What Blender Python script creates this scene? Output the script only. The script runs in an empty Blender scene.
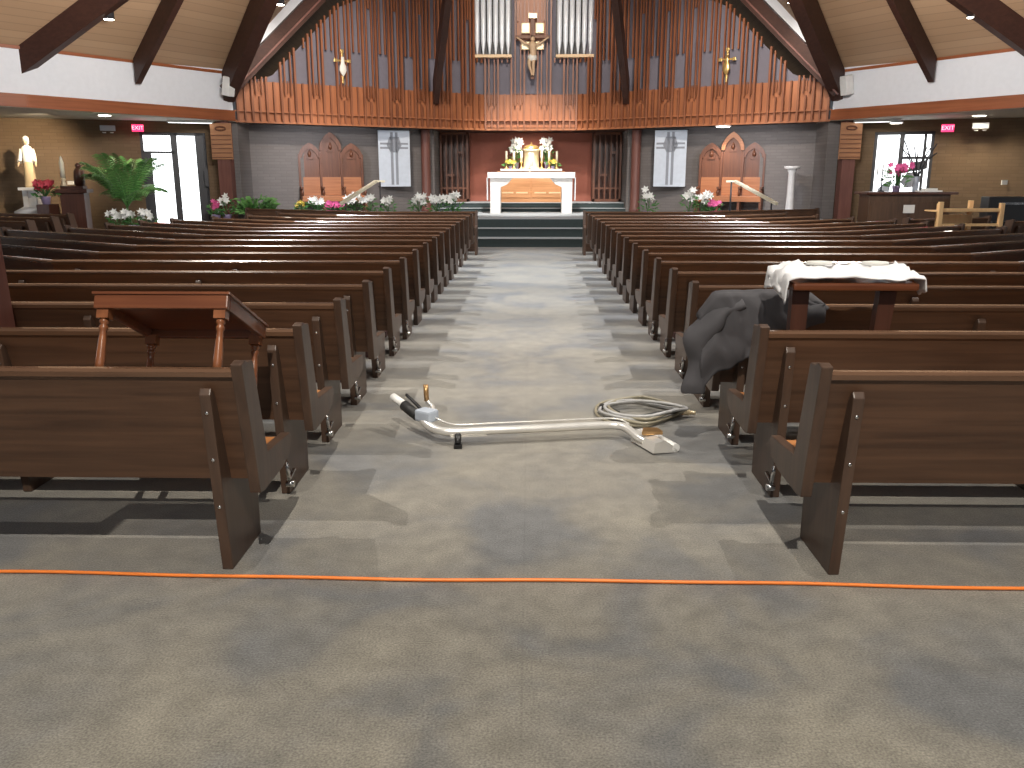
import bpy, bmesh, math, random
from mathutils import Vector, Matrix, noise
random.seed(7)
PI = math.pi
SC = bpy.context.scene
COL = SC.collection

# ------------------------------------------------------------------ materials
def nt_new(name):
    m = bpy.data.materials.new(name); m.use_nodes = True
    nt = m.node_tree
    b = nt.nodes['Principled BSDF']
    return m, nt, b
def plain(name, col, rough=.6, metal=0.0, spec=.5, emit=None, estr=0, var=.45):
    m, nt, b = nt_new(name)
    n = nt.nodes.new('ShaderNodeTexNoise'); n.inputs['Scale'].default_value = 9
    r = nt.nodes.new('ShaderNodeValToRGB')
    r.color_ramp.elements[0].position = .3; r.color_ramp.elements[1].position = .7
    r.color_ramp.elements[0].color = (*[c*(1-.12*var) for c in col], 1)
    r.color_ramp.elements[1].color = (*[min(1,c*(1+.08*var)) for c in col], 1)
    tc = nt.nodes.new('ShaderNodeTexCoord')
    nt.links.new(tc.outputs['Object'], n.inputs['Vector'])
    nt.links.new(n.outputs['Fac'], r.inputs['Fac'])
    nt.links.new(r.outputs['Color'], b.inputs['Base Color'])
    b.inputs['Roughness'].default_value = rough
    b.inputs['Metallic'].default_value = metal
    b.inputs['Specular IOR Level'].default_value = spec
    if emit:
        b.inputs['Emission Color'].default_value = (*emit, 1)
        b.inputs['Emission Strength'].default_value = estr
    return m
def wood(name, dark, light, axis='X', rough=.35, scale=1.0, spec=.5, coat=0.0):
    m, nt, b = nt_new(name)
    tc = nt.nodes.new('ShaderNodeTexCoord')
    mp = nt.nodes.new('ShaderNodeMapping')
    s = {'X': (.7, 9, 14), 'Y': (9, .7, 14), 'Z': (9, 14, .7)}[axis]
    mp.inputs['Scale'].default_value = tuple(v*scale for v in s)
    n = nt.nodes.new('ShaderNodeTexNoise'); n.inputs['Scale'].default_value = 2.2
    n.inputs['Detail'].default_value = 7; n.inputs['Distortion'].default_value = .5
    n2 = nt.nodes.new('ShaderNodeTexNoise'); n2.inputs['Scale'].default_value = 1.4
    n2.inputs['Detail'].default_value = 2
    mx = nt.nodes.new('ShaderNodeMath'); mx.operation = 'MULTIPLY_ADD'
    mx.inputs[1].default_value = .6
    r = nt.nodes.new('ShaderNodeValToRGB')
    r.color_ramp.elements[0].position = .42; r.color_ramp.elements[1].position = 1.0
    r.color_ramp.elements[0].color = (*dark, 1); r.color_ramp.elements[1].color = (*light, 1)
    nt.links.new(tc.outputs['Object'], mp.inputs['Vector'])
    nt.links.new(mp.outputs['Vector'], n.inputs['Vector'])
    nt.links.new(tc.outputs['Object'], n2.inputs['Vector'])
    nt.links.new(n2.outputs['Fac'], mx.inputs[0]); nt.links.new(n.outputs['Fac'], mx.inputs[2])
    nt.links.new(mx.outputs[0], r.inputs['Fac'])
    nt.links.new(r.outputs['Color'], b.inputs['Base Color'])
    b.inputs['Roughness'].default_value = rough
    b.inputs['Specular IOR Level'].default_value = spec
    b.inputs['Coat Weight'].default_value = coat
    return m
def brick(name, c1, c2, mortar, w=.4, h=.1, rough=.85):
    m, nt, b = nt_new(name)
    tc = nt.nodes.new('ShaderNodeTexCoord')
    sp = nt.nodes.new('ShaderNodeSeparateXYZ'); cb = nt.nodes.new('ShaderNodeCombineXYZ')
    br = nt.nodes.new('ShaderNodeTexBrick')
    br.inputs['Scale'].default_value = 1; br.inputs['Brick Width'].default_value = w
    br.inputs['Row Height'].default_value = h; br.inputs['Mortar Size'].default_value = .008
    br.inputs['Color1'].default_value = (*c1, 1); br.inputs['Color2'].default_value = (*c2, 1)
    br.inputs['Mortar'].default_value = (*mortar, 1)
    nt.links.new(tc.outputs['Object'], sp.inputs[0])
    nt.links.new(sp.outputs['X'], cb.inputs['X']); nt.links.new(sp.outputs['Z'], cb.inputs['Y'])
    nt.links.new(cb.outputs[0], br.inputs['Vector'])
    nt.links.new(br.outputs['Color'], b.inputs['Base Color'])
    bp = nt.nodes.new('ShaderNodeBump'); bp.inputs['Strength'].default_value = .3; bp.inputs['Distance'].default_value = .01
    nt.links.new(br.outputs['Fac'], bp.inputs['Height']); bp.invert = True
    nt.links.new(bp.outputs[0], b.inputs['Normal'])
    b.inputs['Roughness'].default_value = rough
    return m
def carpet(name):
    m, nt, b = nt_new(name)
    L = nt.links.new
    tc = nt.nodes.new('ShaderNodeTexCoord')
    fine = nt.nodes.new('ShaderNodeTexNoise'); fine.inputs['Scale'].default_value = 130; fine.inputs['Detail'].default_value = 3
    mid = nt.nodes.new('ShaderNodeTexNoise'); mid.inputs['Scale'].default_value = 9; mid.inputs['Detail'].default_value = 6
    big = nt.nodes.new('ShaderNodeTexNoise'); big.inputs['Scale'].default_value = 1.5; big.inputs['Detail'].default_value = 4; big.inputs['Distortion'].default_value = .6
    for n in (fine, mid, big): L(tc.outputs['Object'], n.inputs['Vector'])
    r = nt.nodes.new('ShaderNodeValToRGB')      # pile brushed one way or the other, and soil
    e = r.color_ramp.elements
    e[0].position = .36; e[0].color = (.128, .130, .132, 1)
    e[1].position = .66; e[1].color = (.225, .207, .170, 1)
    e2 = e.new(.5); e2.color = (.185, .173, .149, 1)
    L(big.outputs['Fac'], r.inputs['Fac'])
    a = nt.nodes.new('ShaderNodeMath'); a.operation = 'MULTIPLY_ADD'; a.inputs[1].default_value = 2.0; a.inputs[2].default_value = .0
    L(fine.outputs['Fac'], a.inputs[0])
    a2 = nt.nodes.new('ShaderNodeMath'); a2.operation = 'MULTIPLY_ADD'; a2.inputs[1].default_value = .9; a2.inputs[2].default_value = .55
    L(mid.outputs['Fac'], a2.inputs[0])
    mu = nt.nodes.new('ShaderNodeMath'); mu.operation = 'MULTIPLY'
    L(a.outputs[0], mu.inputs[0]); L(a2.outputs[0], mu.inputs[1])
    # seams of the carpet widths: one along the aisle, one across it
    sp = nt.nodes.new('ShaderNodeSeparateXYZ'); L(tc.outputs['Object'], sp.inputs[0])
    def seam(sock, at, half):
        s = nt.nodes.new('ShaderNodeMath'); s.operation = 'SUBTRACT'; s.inputs[1].default_value = at; L(sock, s.inputs[0])
        ab = nt.nodes.new('ShaderNodeMath'); ab.operation = 'ABSOLUTE'; L(s.outputs[0], ab.inputs[0])
        g = nt.nodes.new('ShaderNodeMath'); g.operation = 'LESS_THAN'; g.inputs[1].default_value = half; L(ab.outputs[0], g.inputs[0])
        return g.outputs[0]
    s1 = seam(sp.outputs['X'], -.02, .004); s2 = seam(sp.outputs['Y'], 4.86, .012)
    ad = nt.nodes.new('ShaderNodeMath'); ad.operation = 'MAXIMUM'; L(s1, ad.inputs[0]); L(s2, ad.inputs[1])
    sb = nt.nodes.new('ShaderNodeMath'); sb.operation = 'MULTIPLY_ADD'; sb.inputs[1].default_value = -.10; sb.inputs[2].default_value = 1
    L(ad.outputs[0], sb.inputs[0])
    mu2 = nt.nodes.new('ShaderNodeMath'); mu2.operation = 'MULTIPLY'; L(mu.outputs[0], mu2.inputs[0]); L(sb.outputs[0], mu2.inputs[1])
    vm = nt.nodes.new('ShaderNodeVectorMath'); vm.operation = 'SCALE'
    L(r.outputs['Color'], vm.inputs[0]); L(mu2.outputs[0], vm.inputs['Scale'])
    L(vm.outputs[0], b.inputs['Base Color'])
    b.inputs['Roughness'].default_value = .95
    b.inputs['Specular IOR Level'].default_value = .2
    b.inputs['Sheen Weight'].default_value = .7
    b.inputs['Sheen Roughness'].default_value = .45
    bp = nt.nodes.new('ShaderNodeBump'); bp.inputs['Strength'].default_value = .25; bp.inputs['Distance'].default_value = .01
    L(fine.outputs['Fac'], bp.inputs['Height']); L(bp.outputs[0], b.inputs['Normal'])
    return m
def boards(name, c1, c2, width=.11):
    """tongue and groove ceiling boards running level: banded by height"""
    m, nt, b = nt_new(name); L = nt.links.new
    tc = nt.nodes.new('ShaderNodeTexCoord'); sp = nt.nodes.new('ShaderNodeSeparateXYZ'); L(tc.outputs['Object'], sp.inputs[0])
    dv = nt.nodes.new('ShaderNodeMath'); dv.operation = 'DIVIDE'; dv.inputs[1].default_value = width; L(sp.outputs['Z'], dv.inputs[0])
    fr = nt.nodes.new('ShaderNodeMath'); fr.operation = 'FRACT'; L(dv.outputs[0], fr.inputs[0])
    fl = nt.nodes.new('ShaderNodeMath'); fl.operation = 'FLOOR'; L(dv.outputs[0], fl.inputs[0])
    wn = nt.nodes.new('ShaderNodeTexWhiteNoise'); wn.noise_dimensions = '1D'; L(fl.outputs[0], wn.inputs['W'])
    mix = nt.nodes.new('ShaderNodeMix'); mix.data_type = 'RGBA'
    mix.inputs['A'].default_value = (*c1, 1); mix.inputs['B'].default_value = (*c2, 1)
    L(wn.outputs['Value'], mix.inputs['Factor'])
    gt = nt.nodes.new('ShaderNodeMath'); gt.operation = 'GREATER_THAN'; gt.inputs[1].default_value = .1; L(fr.outputs[0], gt.inputs[0])
    ma = nt.nodes.new('ShaderNodeMath'); ma.operation = 'MULTIPLY_ADD'; ma.inputs[1].default_value = .2; ma.inputs[2].default_value = .8; L(gt.outputs[0], ma.inputs[0])
    vm = nt.nodes.new('ShaderNodeVectorMath'); vm.operation = 'SCALE'; L(mix.outputs['Result'], vm.inputs[0]); L(ma.outputs[0], vm.inputs['Scale'])
    L(vm.outputs[0], b.inputs['Base Color']); b.inputs['Roughness'].default_value = .6
    return m

M = {}
M['pew'] = wood('pew_walnut', (.048,.025,.016), (.130,.068,.040), 'X', .36)
M['pew_end'] = wood('pew_end_walnut', (.048,.030,.023), (.105,.062,.042), 'Z', .40)
M['rail'] = wood('pew_rail_walnut', (.060,.032,.019), (.145,.078,.046), 'X', .20, coat=.8)
M['seat'] = wood('pew_seat_oak', (.30,.11,.035), (.52,.22,.08), 'X', .35)
M['cushion'] = plain('kneeler_vinyl', (.05,.022,.02), .5)
M['chrome'] = plain('chrome', (.75,.75,.75), .2, 1)
M['black'] = plain('black_plastic', (.012,.012,.013), .4)
M['rubber'] = plain('black_rubber', (.02,.02,.02), .6)
M['cherry'] = wood('cherry_table', (.09,.026,.012), (.22,.075,.032), 'X', .28, coat=.3)
M['cherry_z'] = wood('cherry_turned', (.13,.042,.018), (.30,.11,.045), 'Z', .28, coat=.3)
M['darktable'] = wood('dark_stand', (.050,.020,.013), (.105,.040,.025), 'Z', .35)
M['carpet'] = carpet('grey_carpet')
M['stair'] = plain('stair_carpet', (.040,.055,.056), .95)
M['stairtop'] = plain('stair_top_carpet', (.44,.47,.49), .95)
M['brick'] = brick('brown_brick', (.150,.098,.054), (.175,.115,.066), (.140,.092,.052), .3, .075)
M['grey_brick'] = brick('grey_brick', (.175,.158,.152), (.200,.182,.175), (.165,.150,.143), .3, .075)
M['plaster'] = plain('white_plaster', (.80,.82,.86), .9, var=.2)
M['soffit'] = plain('soffit_plaster', (.60,.57,.50), .9, var=.2)
M['trimwood'] = wood('trim_wood', (.20,.058,.020), (.36,.115,.045), 'X', .45, .5)
M['beam'] = wood('beam_wood', (.034,.013,.009), (.062,.024,.015), 'Y', .55, .6, spec=.3)
M['boards'] = boards('ceiling_boards', (.44,.285,.170), (.50,.33,.20))
M['slat'] = wood('slat_wood', (.15,.048,.022), (.31,.115,.052), 'Z', .40, .6)
M['board'] = wood('screen_board', (.30,.105,.042), (.44,.165,.070), 'Z', .45, .5)
M['backing'] = plain('screen_backing', (.175,.165,.20), .8)
M['redwall'] = plain('red_brown_wall', (.34,.115,.078), .8, var=.3)
M['marble'] = plain('white_marble', (.80,.78,.76), .4)
M['pipe'] = plain('tin_pipe', (.88,.92,.98), .35, .15)
M['maple'] = wood('pale_wood', (.66,.44,.24), (.85,.62,.38), 'X', .45)
M['pine'] = wood('pine', (.62,.37,.16), (.80,.52,.25), 'Z', .5)
M['gold'] = plain('gold', (.85,.58,.22), .3, .8)
M['gold_soft'] = plain('pale_gold', (.88,.74,.50), .4, .3)
M['brass'] = plain('brass_rail', (.92,.86,.66), .35, .1)
M['oak'] = wood('honey_oak', (.42,.19,.08), (.62,.31,.14), 'X', .45)
M['gothic'] = wood('gothic_oak', (.075,.028,.015), (.18,.065,.032), 'Z', .45)
M['gothic_l'] = wood('gothic_oak_light', (.30,.11,.045), (.48,.20,.09), 'X', .42)
M['column'] = wood('column_wood', (.12,.045,.035), (.21,.085,.065), 'Z', .5)
M['white'] = plain('white_paint', (.82,.82,.80), .5)
M['cloth'] = plain('white_cloth', (.84,.84,.86), .9)
M['coat'] = plain('charcoal_coat_cloth', (.070,.067,.074), .8)
M['skin'] = plain('carved_figure', (.62,.44,.28), .6)
M['figwood'] = wood('crucifix_wood', (.10,.035,.016), (.20,.08,.035), 'Z', .5)
M['leaf'] = plain('leaf', (.08,.24,.06), .4)
M['leaf_l'] = plain('leaf_light', (.20,.44,.13), .35)
M['petal'] = plain('white_petal', (.88,.88,.84), .6)
M['pink'] = plain('pink_petal', (.80,.13,.36), .6)
M['red'] = plain('red_petal', (.62,.06,.09), .6)
M['yellow'] = plain('yellow_petal', (.80,.62,.12), .6)
M['pot'] = plain('foil_pot', (.35,.28,.45), .35)
M['terra'] = plain('dark_pot', (.10,.05,.03), .6)
M['wax'] = plain('candle_wax', (.86,.80,.62), .5)
M['paper'] = plain('paper', (.75,.74,.70), .8)
M['exitface'] = plain('exit_face', (.55,.02,.05), .5, emit=(1,.03,.13), estr=2.2)
M['exitletter'] = plain('exit_letter', (.8,.3,.35), .5, emit=(1,.40,.45), estr=2.2)
M['lamp'] = plain('lamp_lens', (1,.95,.85), .5, emit=(1,.93,.80), estr=14)
M['tube'] = plain('fluorescent_tube', (1,1,1), .5, emit=(.95,1,.98), estr=2.0)
M['daylight'] = plain('daylight_glass', (.9,.95,1), .2, emit=(.93,.97,1), estr=2.6)
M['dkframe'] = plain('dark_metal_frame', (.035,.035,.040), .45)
M['orange'] = plain('orange_jacket', (.90,.24,.045), .45)
M['hose'] = plain('clear_hose', (.30,.27,.20), .35)
M['hose2'] = plain('grey_hose', (.42,.42,.42), .35)
M['steel'] = plain('polished_steel', (.90,.88,.84), .25, .55)
M['bluegrey'] = plain('grey_plastic', (.45,.50,.58), .4)
M['brassf'] = plain('brass_fitting', (.55,.33,.15), .3, .7)
M['banner'] = plain('silver_banner', (.60,.66,.74), .55)
M['bannerd'] = plain('banner_cross_grey', (.27,.29,.33), .6)
M['robe'] = plain('white_robe', (.80,.78,.72), .6)
M['robe_t'] = plain('tan_robe', (.52,.40,.24), .6)
M['cabinet'] = wood('dark_cabinet', (.055,.030,.018), (.11,.060,.034), 'Z', .45)
M['hymn'] = wood('hymn_board_wood', (.30,.13,.06), (.48,.23,.11), 'X', .45)

# ------------------------------------------------------------------ mesh builder
class MB:
    def __init__(s): s.v = []; s.f = []; s.smooth = []
    def add(s, vs, fs, sm=False):
        o = len(s.v); s.v += [Vector(v) for v in vs]
        s.f += [tuple(i+o for i in f) for f in fs]; s.smooth += [sm]*len(fs)
        return s
    def box(s, c, d, rz=0, tf=None):
        vs = []
        for z in (-.5,.5):
            for x, y in ((-.5,-.5),(.5,-.5),(.5,.5),(-.5,.5)):
                p = Vector((x*d[0], y*d[1], z*d[2]))
                if rz: p.rotate(Matrix.Rotation(rz, 3, 'Z'))
                if tf: p = tf @ p
                vs.append(p + Vector(c))
        return s.add(vs, [(0,3,2,1),(4,5,6,7),(0,1,5,4),(1,2,6,5),(2,3,7,6),(3,0,4,7)])
    def b2(s, x0,x1,y0,y1,z0,z1):
        return s.box(((x0+x1)/2,(y0+y1)/2,(z0+z1)/2),(abs(x1-x0),abs(y1-y0),abs(z1-z0)))
    def bar(s, p, q, w, h, up=(0,0,1)):
        """box from p to q; w sideways, h along up"""
        p = Vector(p); q = Vector(q); d = (q-p).normalized(); up = Vector(up)
        sd = d.cross(up)
        if sd.length < 1e-4: sd = d.cross(Vector((0,1,0)))
        sd.normalize(); u = sd.cross(d).normalized()
        vs = []
        for c in (p, q):
            for a, b in ((-.5,-.5),(.5,-.5),(.5,.5),(-.5,.5)):
                vs.append(c + sd*w*a + u*h*b)
        return s.add(vs, [(0,3,2,1),(4,5,6,7),(0,1,5,4),(1,2,6,5),(2,3,7,6),(3,0,4,7)])
    def prism(s, poly, a, b, axis='X'):
        """poly of 2-D points extruded from a to b along axis"""
        n = len(poly)
        def P(t, q):
            if axis == 'X': return (t, q[0], q[1])
            if axis == 'Y': return (q[0], t, q[1])
            return (q[0], q[1], t)
        vs = [P(a, q) for q in poly] + [P(b, q) for q in poly]
        fs = [tuple(range(n))[::-1], tuple(range(n, 2*n))]
        for i in range(n):
            j = (i+1) % n; fs.append((i, j, j+n, i+n))
        return s.add(vs, fs)
    def tube(s, pts, r, seg=8, caps=True, flat=1.0):
        pts = [Vector(p) for p in pts]; n = len(pts)
        rs = r if isinstance(r, (list, tuple)) else [r]*n
        rings = []; ref = None
        for i, p in enumerate(pts):
            d = (pts[min(i+1,n-1)] - pts[max(i-1,0)]).normalized()
            if ref is None:
                ref = d.orthogonal().normalized()
            ref = (ref - d*ref.dot(d))
            ref = ref.normalized() if ref.length > 1e-5 else d.orthogonal().normalized()
            w = d.cross(ref)
            for k in range(seg):
                a = 2*PI*k/seg
                rings.append(p + ref*math.cos(a)*rs[i] + w*math.sin(a)*rs[i]*flat)
        fs = []
        for i in range(n-1):
            for k in range(seg):
                k2 = (k+1) % seg
                fs.append((i*seg+k, i*seg+k2, (i+1)*seg+k2, (i+1)*seg+k))
        s.add(rings, fs, True)
        if caps:
            s.add(rings[:seg], [tuple(range(seg))[::-1]]); s.add(rings[-seg:], [tuple(range(seg))])
        return s
    def lathe(s, prof, c=(0,0,0), seg=16, sx=1, sy=1, tf=None):
        vs = []
        for r, z in prof:
            for k in range(seg):
                a = 2*PI*k/seg
                p = Vector((r*sx*math.cos(a), r*sy*math.sin(a), z))
                if tf: p = tf @ p
                vs.append(p + Vector(c))
        fs = []
        n = len(prof)
        for i in range(n-1):
            for k in range(seg):
                k2 = (k+1) % seg
                fs.append((i*seg+k, i*seg+k2, (i+1)*seg+k2, (i+1)*seg+k))
        s.add(vs, fs, True)
        s.add(vs[:seg], [tuple(range(seg))[::-1]]); s.add(vs[-seg:], [tuple(range(seg))])
        return s
    def ball(s, c, r, sx=1, sy=1, sz=1, seg=12, n=8):
        return s.lathe([(max(.001,r*math.sin(PI*i/n)), -r*sz*math.cos(PI*i/n)) for i in range(n+1)], c, seg, sx, sy)
    def quad(s, a, b, c, d): return s.add([a,b,c,d], [(0,1,2,3)])
    def build(s, name, mat, parent=None, world=False, bevel=0, loc=None, rz=0):
        me = bpy.data.meshes.new(name)
        off = Vector((0,0,0))
        if world and parent is not None: off = parent.location.copy()
        me.from_pydata([tuple(v-off) for v in s.v], [], s.f)
        me.polygons.foreach_set('use_smooth', s.smooth)
        bm = bmesh.new(); bm.from_mesh(me)
        bmesh.ops.remove_doubles(bm, verts=bm.verts, dist=1e-5)
        bmesh.ops.recalc_face_normals(bm, faces=bm.faces)
        if bevel:
            ed = [e for e in bm.edges if len(e.link_faces) == 2 and e.calc_face_angle(0) > .6]
            bmesh.ops.bevel(bm, geom=ed, offset=bevel, segments=2, affect='EDGES', profile=.6)
        bm.to_mesh(me); bm.free()
        me.materials.append(mat if not isinstance(mat, str) else M[mat])
        o = bpy.data.objects.new(name, me); COL.objects.link(o)
        if parent is not None: o.parent = parent
        if loc is not None: o.location = loc
        if rz: o.rotation_euler.z = rz
        return o
def tag(o, label, cat, group=None, kind=None):
    if label: o['label'] = label
    if cat: o['category'] = cat
    if group: o['group'] = group
    if kind: o['kind'] = kind
    return o
def thing(name, label, cat, loc=(0,0,0), rz=0, group=None):
    o = bpy.data.objects.new(name, None); COL.objects.link(o)
    o.empty_display_size = .1; o.location = loc; o.rotation_euler = (0,0,rz)
    return tag(o, label, cat, group)
def struct(o): o['kind'] = 'structure'; return o
def spline(pts, n=8):
    P = [Vector(p) for p in pts]; out = []
    for i in range(len(P)-1):
        p0 = P[max(i-1,0)]; p1 = P[i]; p2 = P[i+1]; p3 = P[min(i+2,len(P)-1)]
        for k in range(n):
            t = k/n
            out.append(.5*((2*p1)+(-p0+p2)*t+(2*p0-5*p1+4*p2-p3)*t*t+(-p0+3*p1-3*p2+p3)*t**3))
    out.append(P[-1]); return out

# ------------------------------------------------------------------ camera
cam = bpy.data.cameras.new('camera'); co = bpy.data.objects.new('camera', cam); COL.objects.link(co)
cam.sensor_width = 36; cam.lens = 858/1024*36; cam.clip_start = .05; cam.clip_end = 200
co.location = (0,0,1.6); co.rotation_euler = (math.radians(90-13.63), 0, math.radians(1.2))
SC.camera = co

# ------------------------------------------------------------------ setting: floor, platform, steps
struct(MB().b2(-16,16,-4,32,-.1,0).build('floor', 'carpet'))
def step(n, y0, z0, z1, x=3.2, y1=29):
    a = struct(MB().b2(-x,x,y0+.03,y1,z0,z1-.012).build('trim_%d' % n, 'stair'))
    b = struct(MB().b2(-x,x,y0,y1,z1-.012,z1).build('trim_%d' % (n+1), 'stairtop'))
step(1, 20.0, 0, .2, 4.4); step(3, 20.5, .2, .4, 4.4)
struct(MB().b2(-7.0,7.0,21.03,32,.4,.588).build('trim_5', 'stair'))
struct(MB().b2(-7.0,7.0,21.0,32,.588,.6).build('trim_6', 'stairtop'))
struct(MB().b2(-7.0,7.0,20.9,21.0,0,.588).build('trim_7', 'stair'))
struct(MB().b2(-2.75,2.75,25.13,32,.6,.69).build('trim_8', 'stair'))
struct(MB().b2(-2.75,2.75,25.1,32,.69,.70).build('trim_9', 'stairtop'))
struct(MB().b2(-2.75,2.75,25.53,32,.70,.83).build('trim_10', 'stair'))
struct(MB().b2(-2.75,2.75,25.5,32,.83,.845).build('trim_11', 'stairtop'))

# ------------------------------------------------------------------ setting: walls
def wall_seg(name, p, q, z0, z1, mat, th=.15, back=1):
    """vertical wall between plan points p and q, local x along it, thickness away from the nave"""
    p = Vector((*p,0)); q = Vector((*q,0)); d = q-p; L = d.length
    o = MB().b2(0, L, 0, th*back, z0, z1).build(name, mat, loc=p, rz=math.atan2(d.y, d.x))
    return struct(o)
def sc_y(x):            # plan line of the organ screen
    x = abs(x); return 25.0 if x <= 1.3 else 25.0-.68*(x-1.3)
# grey sanctuary walls under the screen
wall_seg('wall_left', (-7.15, 22.02), (-2.75, 25.01), 0, 3.0, 'grey_brick')
wall_seg('wall_right', (2.75, 25.01), (7.15, 22.02), 0, 3.0, 'grey_brick')
struct(MB().b2(-1.85,1.85,26.9,27.05,.8,3.1).build('wall_back', 'redwall'))
struct(MB().b2(-3.0,-1.85,26.75,26.9,.6,3.1).build('wall_back_left', 'darktable'))
struct(MB().b2(1.85,3.0,26.75,26.9,.6,3.1).build('wall_back_right', 'darktable'))
for s, nm in ((-1,'left'),(1,'right')):
    struct(MB().b2(min(s*2.72,s*2.9),max(s*2.72,s*2.9),25.0,26.9,.6,3.0).build('wall_niche_'+nm, 'grey_brick'))
for s, nm in ((-1,'left'),(1,'right')):
    struct(MB().b2(s*7.02,s*7.30,21.25,22.3,0,2.9).build('wall_return_'+nm, 'grey_brick'))
# soffit above niche and behind screen
pts = [(-7.2,21.1),(-1.3,25.1),(1.3,25.1),(7.2,21.1),(7.4,22.4),(2.9,28),(-2.9,28),(-7.4,22.4)]
m_ = MB(); m_.prism(pts, 2.86, 2.92, 'Z'); struct(m_.build('ceiling_sanctuary', 'beam'))
# short wall returns that carry the hymn boards, then the brown brick side walls with openings
def brick_wall(side):
    s = side
    P0 = Vector((s*7.15, 21.55, 0)); P1 = Vector((s*15.5, 17.8, 0))
    d = P1-P0; L = d.length; ang = math.atan2(d.y, d.x)
    nm = 'left' if s < 0 else 'right'
    # local frame: x runs outwards; opening from o0 to o1
    o0, o1 = (.72, 2.18) if s < 0 else (1.02, 2.30)
    z0, z1 = (0, 2.60)
    y0, y1 = (0, .2) if s > 0 else (-.2, 0)
    m = MB().b2(0,o0,y0,y1,0,2.9).b2(o1,L,y0,y1,0,2.9).b2(o0,o1,y0,y1,z1,2.9)
    if s > 0: m.b2(o0,o1,y0,y1,0,.9)
    struct(m.build('wall_side_'+nm, 'brick', loc=P0, rz=ang))
    return P0, ang, o0, o1, y0, y1
for s in (-1,1):
    P0, ang, o0, o1, y0, y1 = brick_wall(s)
    nm = 'door_1' if s < 0 else 'window_1'
    w = struct(thing(nm, None, None, P0, ang)); 
    zb = .02 if s < 0 else .92
    f = MB(); e = .07
    yf0, yf1 = (-.14,-.04) if s < 0 else (.04,.14)
    f.b2(o0,o0+e,yf0,yf1,zb,2.6).b2(o1-e,o1,yf0,yf1,zb,2.6).b2(o0,o1,yf0,yf1,2.53,2.6).b2(o0,o1,yf0,yf1,zb,zb+.07)
    if s < 0:
        f.b2(o0,o0+.24,yf0,yf1,zb,2.6); xm = o0+.72; f.b2(xm-.07,xm+.07,yf0,yf1,zb,2.6).b2(xm,o1,yf0,yf1,2.12,2.17)
        f.b2(o1-.22,o1-.05,yf0,yf1,zb,2.15)
    else:
        xm = o0+.60; f.b2(xm-.05,xm+.05,yf0,yf1,zb,2.6).b2(xm,o1,yf0,yf1,1.98,2.04)
        f.b2(o1-.22,o1-.16,yf0,yf1,zb,2.6)
    f.build('door_frame' if s < 0 else 'window_frame', 'dkframe', w)
    yg = (yf0+yf1)/2
    MB().b2(o0+.02,o1-.02,yg-.005,yg+.005,zb+.02,2.58).build('pane', 'daylight', w)
    if s > 0:
        def patch(pts, mat, nm2):
            cx = o0+.07; W_ = o1-o0-.14
            MB().prism([(cx+W_*u, .99+1.55*v) for u,v in pts], yg-.02, yg-.008, 'Y').build(nm2, mat, w)
        patch([(.50,.30),(.62,.44),(.80,.46),(.90,.36),(.82,.24),(.62,.22)],'bannerd','stained_shape')
        patch([(.60,.46),(.72,.60),(.98,.62),(.98,.50),(.80,.47)],'dkframe','stained_shape')
        patch([(.10,.10),(.30,.16),(.34,.34),(.22,.30),(.08,.20)],'bluegrey','stained_shape')
        patch([(.0,.0),(.2,.04),(.5,.0),(.52,.07),(.2,.12),(.0,.09)],'leaf','stained_shape')
        m = MB()
        for p,q in (((.30,.55),(.42,.95)),((.08,.82),(.42,.83)),((.30,.02),(.34,.60)),((.62,.0),(.66,.25)),((.86,.0),(.84,.3)),((.42,.42),(.62,.45))):
            m.bar((o0+.07+(o1-o0-.14)*p[0],yg-.02,.99+1.55*p[1]),(o0+.07+(o1-o0-.14)*q[0],yg-.02,.99+1.55*q[1]),.012,.022,up=(0,1,0))
        m.build('leading','dkframe',w)
    if s < 0:
        MB().b2(o0+.01,o0+.10,.01,.05,1.35,1.75).build('door_closer_plate','dkframe',w)
# brown post of the opening left of the frame + jambs: dark door panels standing open beside the left exit
# fascia: plaster band, trim board, soffit over the side aisles
def mir(p, s): return (p[0]*-s if s > 0 else p[0], *p[1:])
for s in (-1,1):
    nm = 'left' if s < 0 else 'right'
    A = Vector((s*7.02, 21.05,0)); B = Vector((s*9.55, 16.85,0)); C = Vector((s*12.6, 12.6,0)); E = Vector((s*15.0, 7.0,0)) 
    for i, (p, q) in enumerate(((A,B),(B,C),(C,E))):
        suf = nm + ('' if i == 0 else '_%d' % (i+1))
        d = (q-p); L = d.length; ang = math.atan2(d.y,d.x); bk = 1 if s < 0 else -1
        struct(MB().b2(0,L,0,-.15*bk if s<0 else .15,3.10,4.02).build('wall_upper_'+suf,'plaster',loc=p,rz=ang))
        struct(MB().b2(-.02,L+.02,.04 if s<0 else -.04,-.2 if s<0 else .2,2.86,3.10).build('trim_fascia_'+suf,'trimwood',loc=p,rz=ang))
        struct(MB().b2(0,L,.02 if s<0 else -.02,-.02 if s<0 else .02,3.90,3.96).build('trim_ledge_'+suf,'trimwood',loc=p,rz=ang))
    poly = [(A.x,A.y+.0),(B.x,B.y),(C.x,C.y),(E.x,E.y),(s*17,7),(s*17,19),(s*7.0,22.6)]
    m = MB(); m.prism(poly, 2.85, 2.90, 'Z'); struct(m.build('ceiling_side_'+nm,'soffit'))

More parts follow.
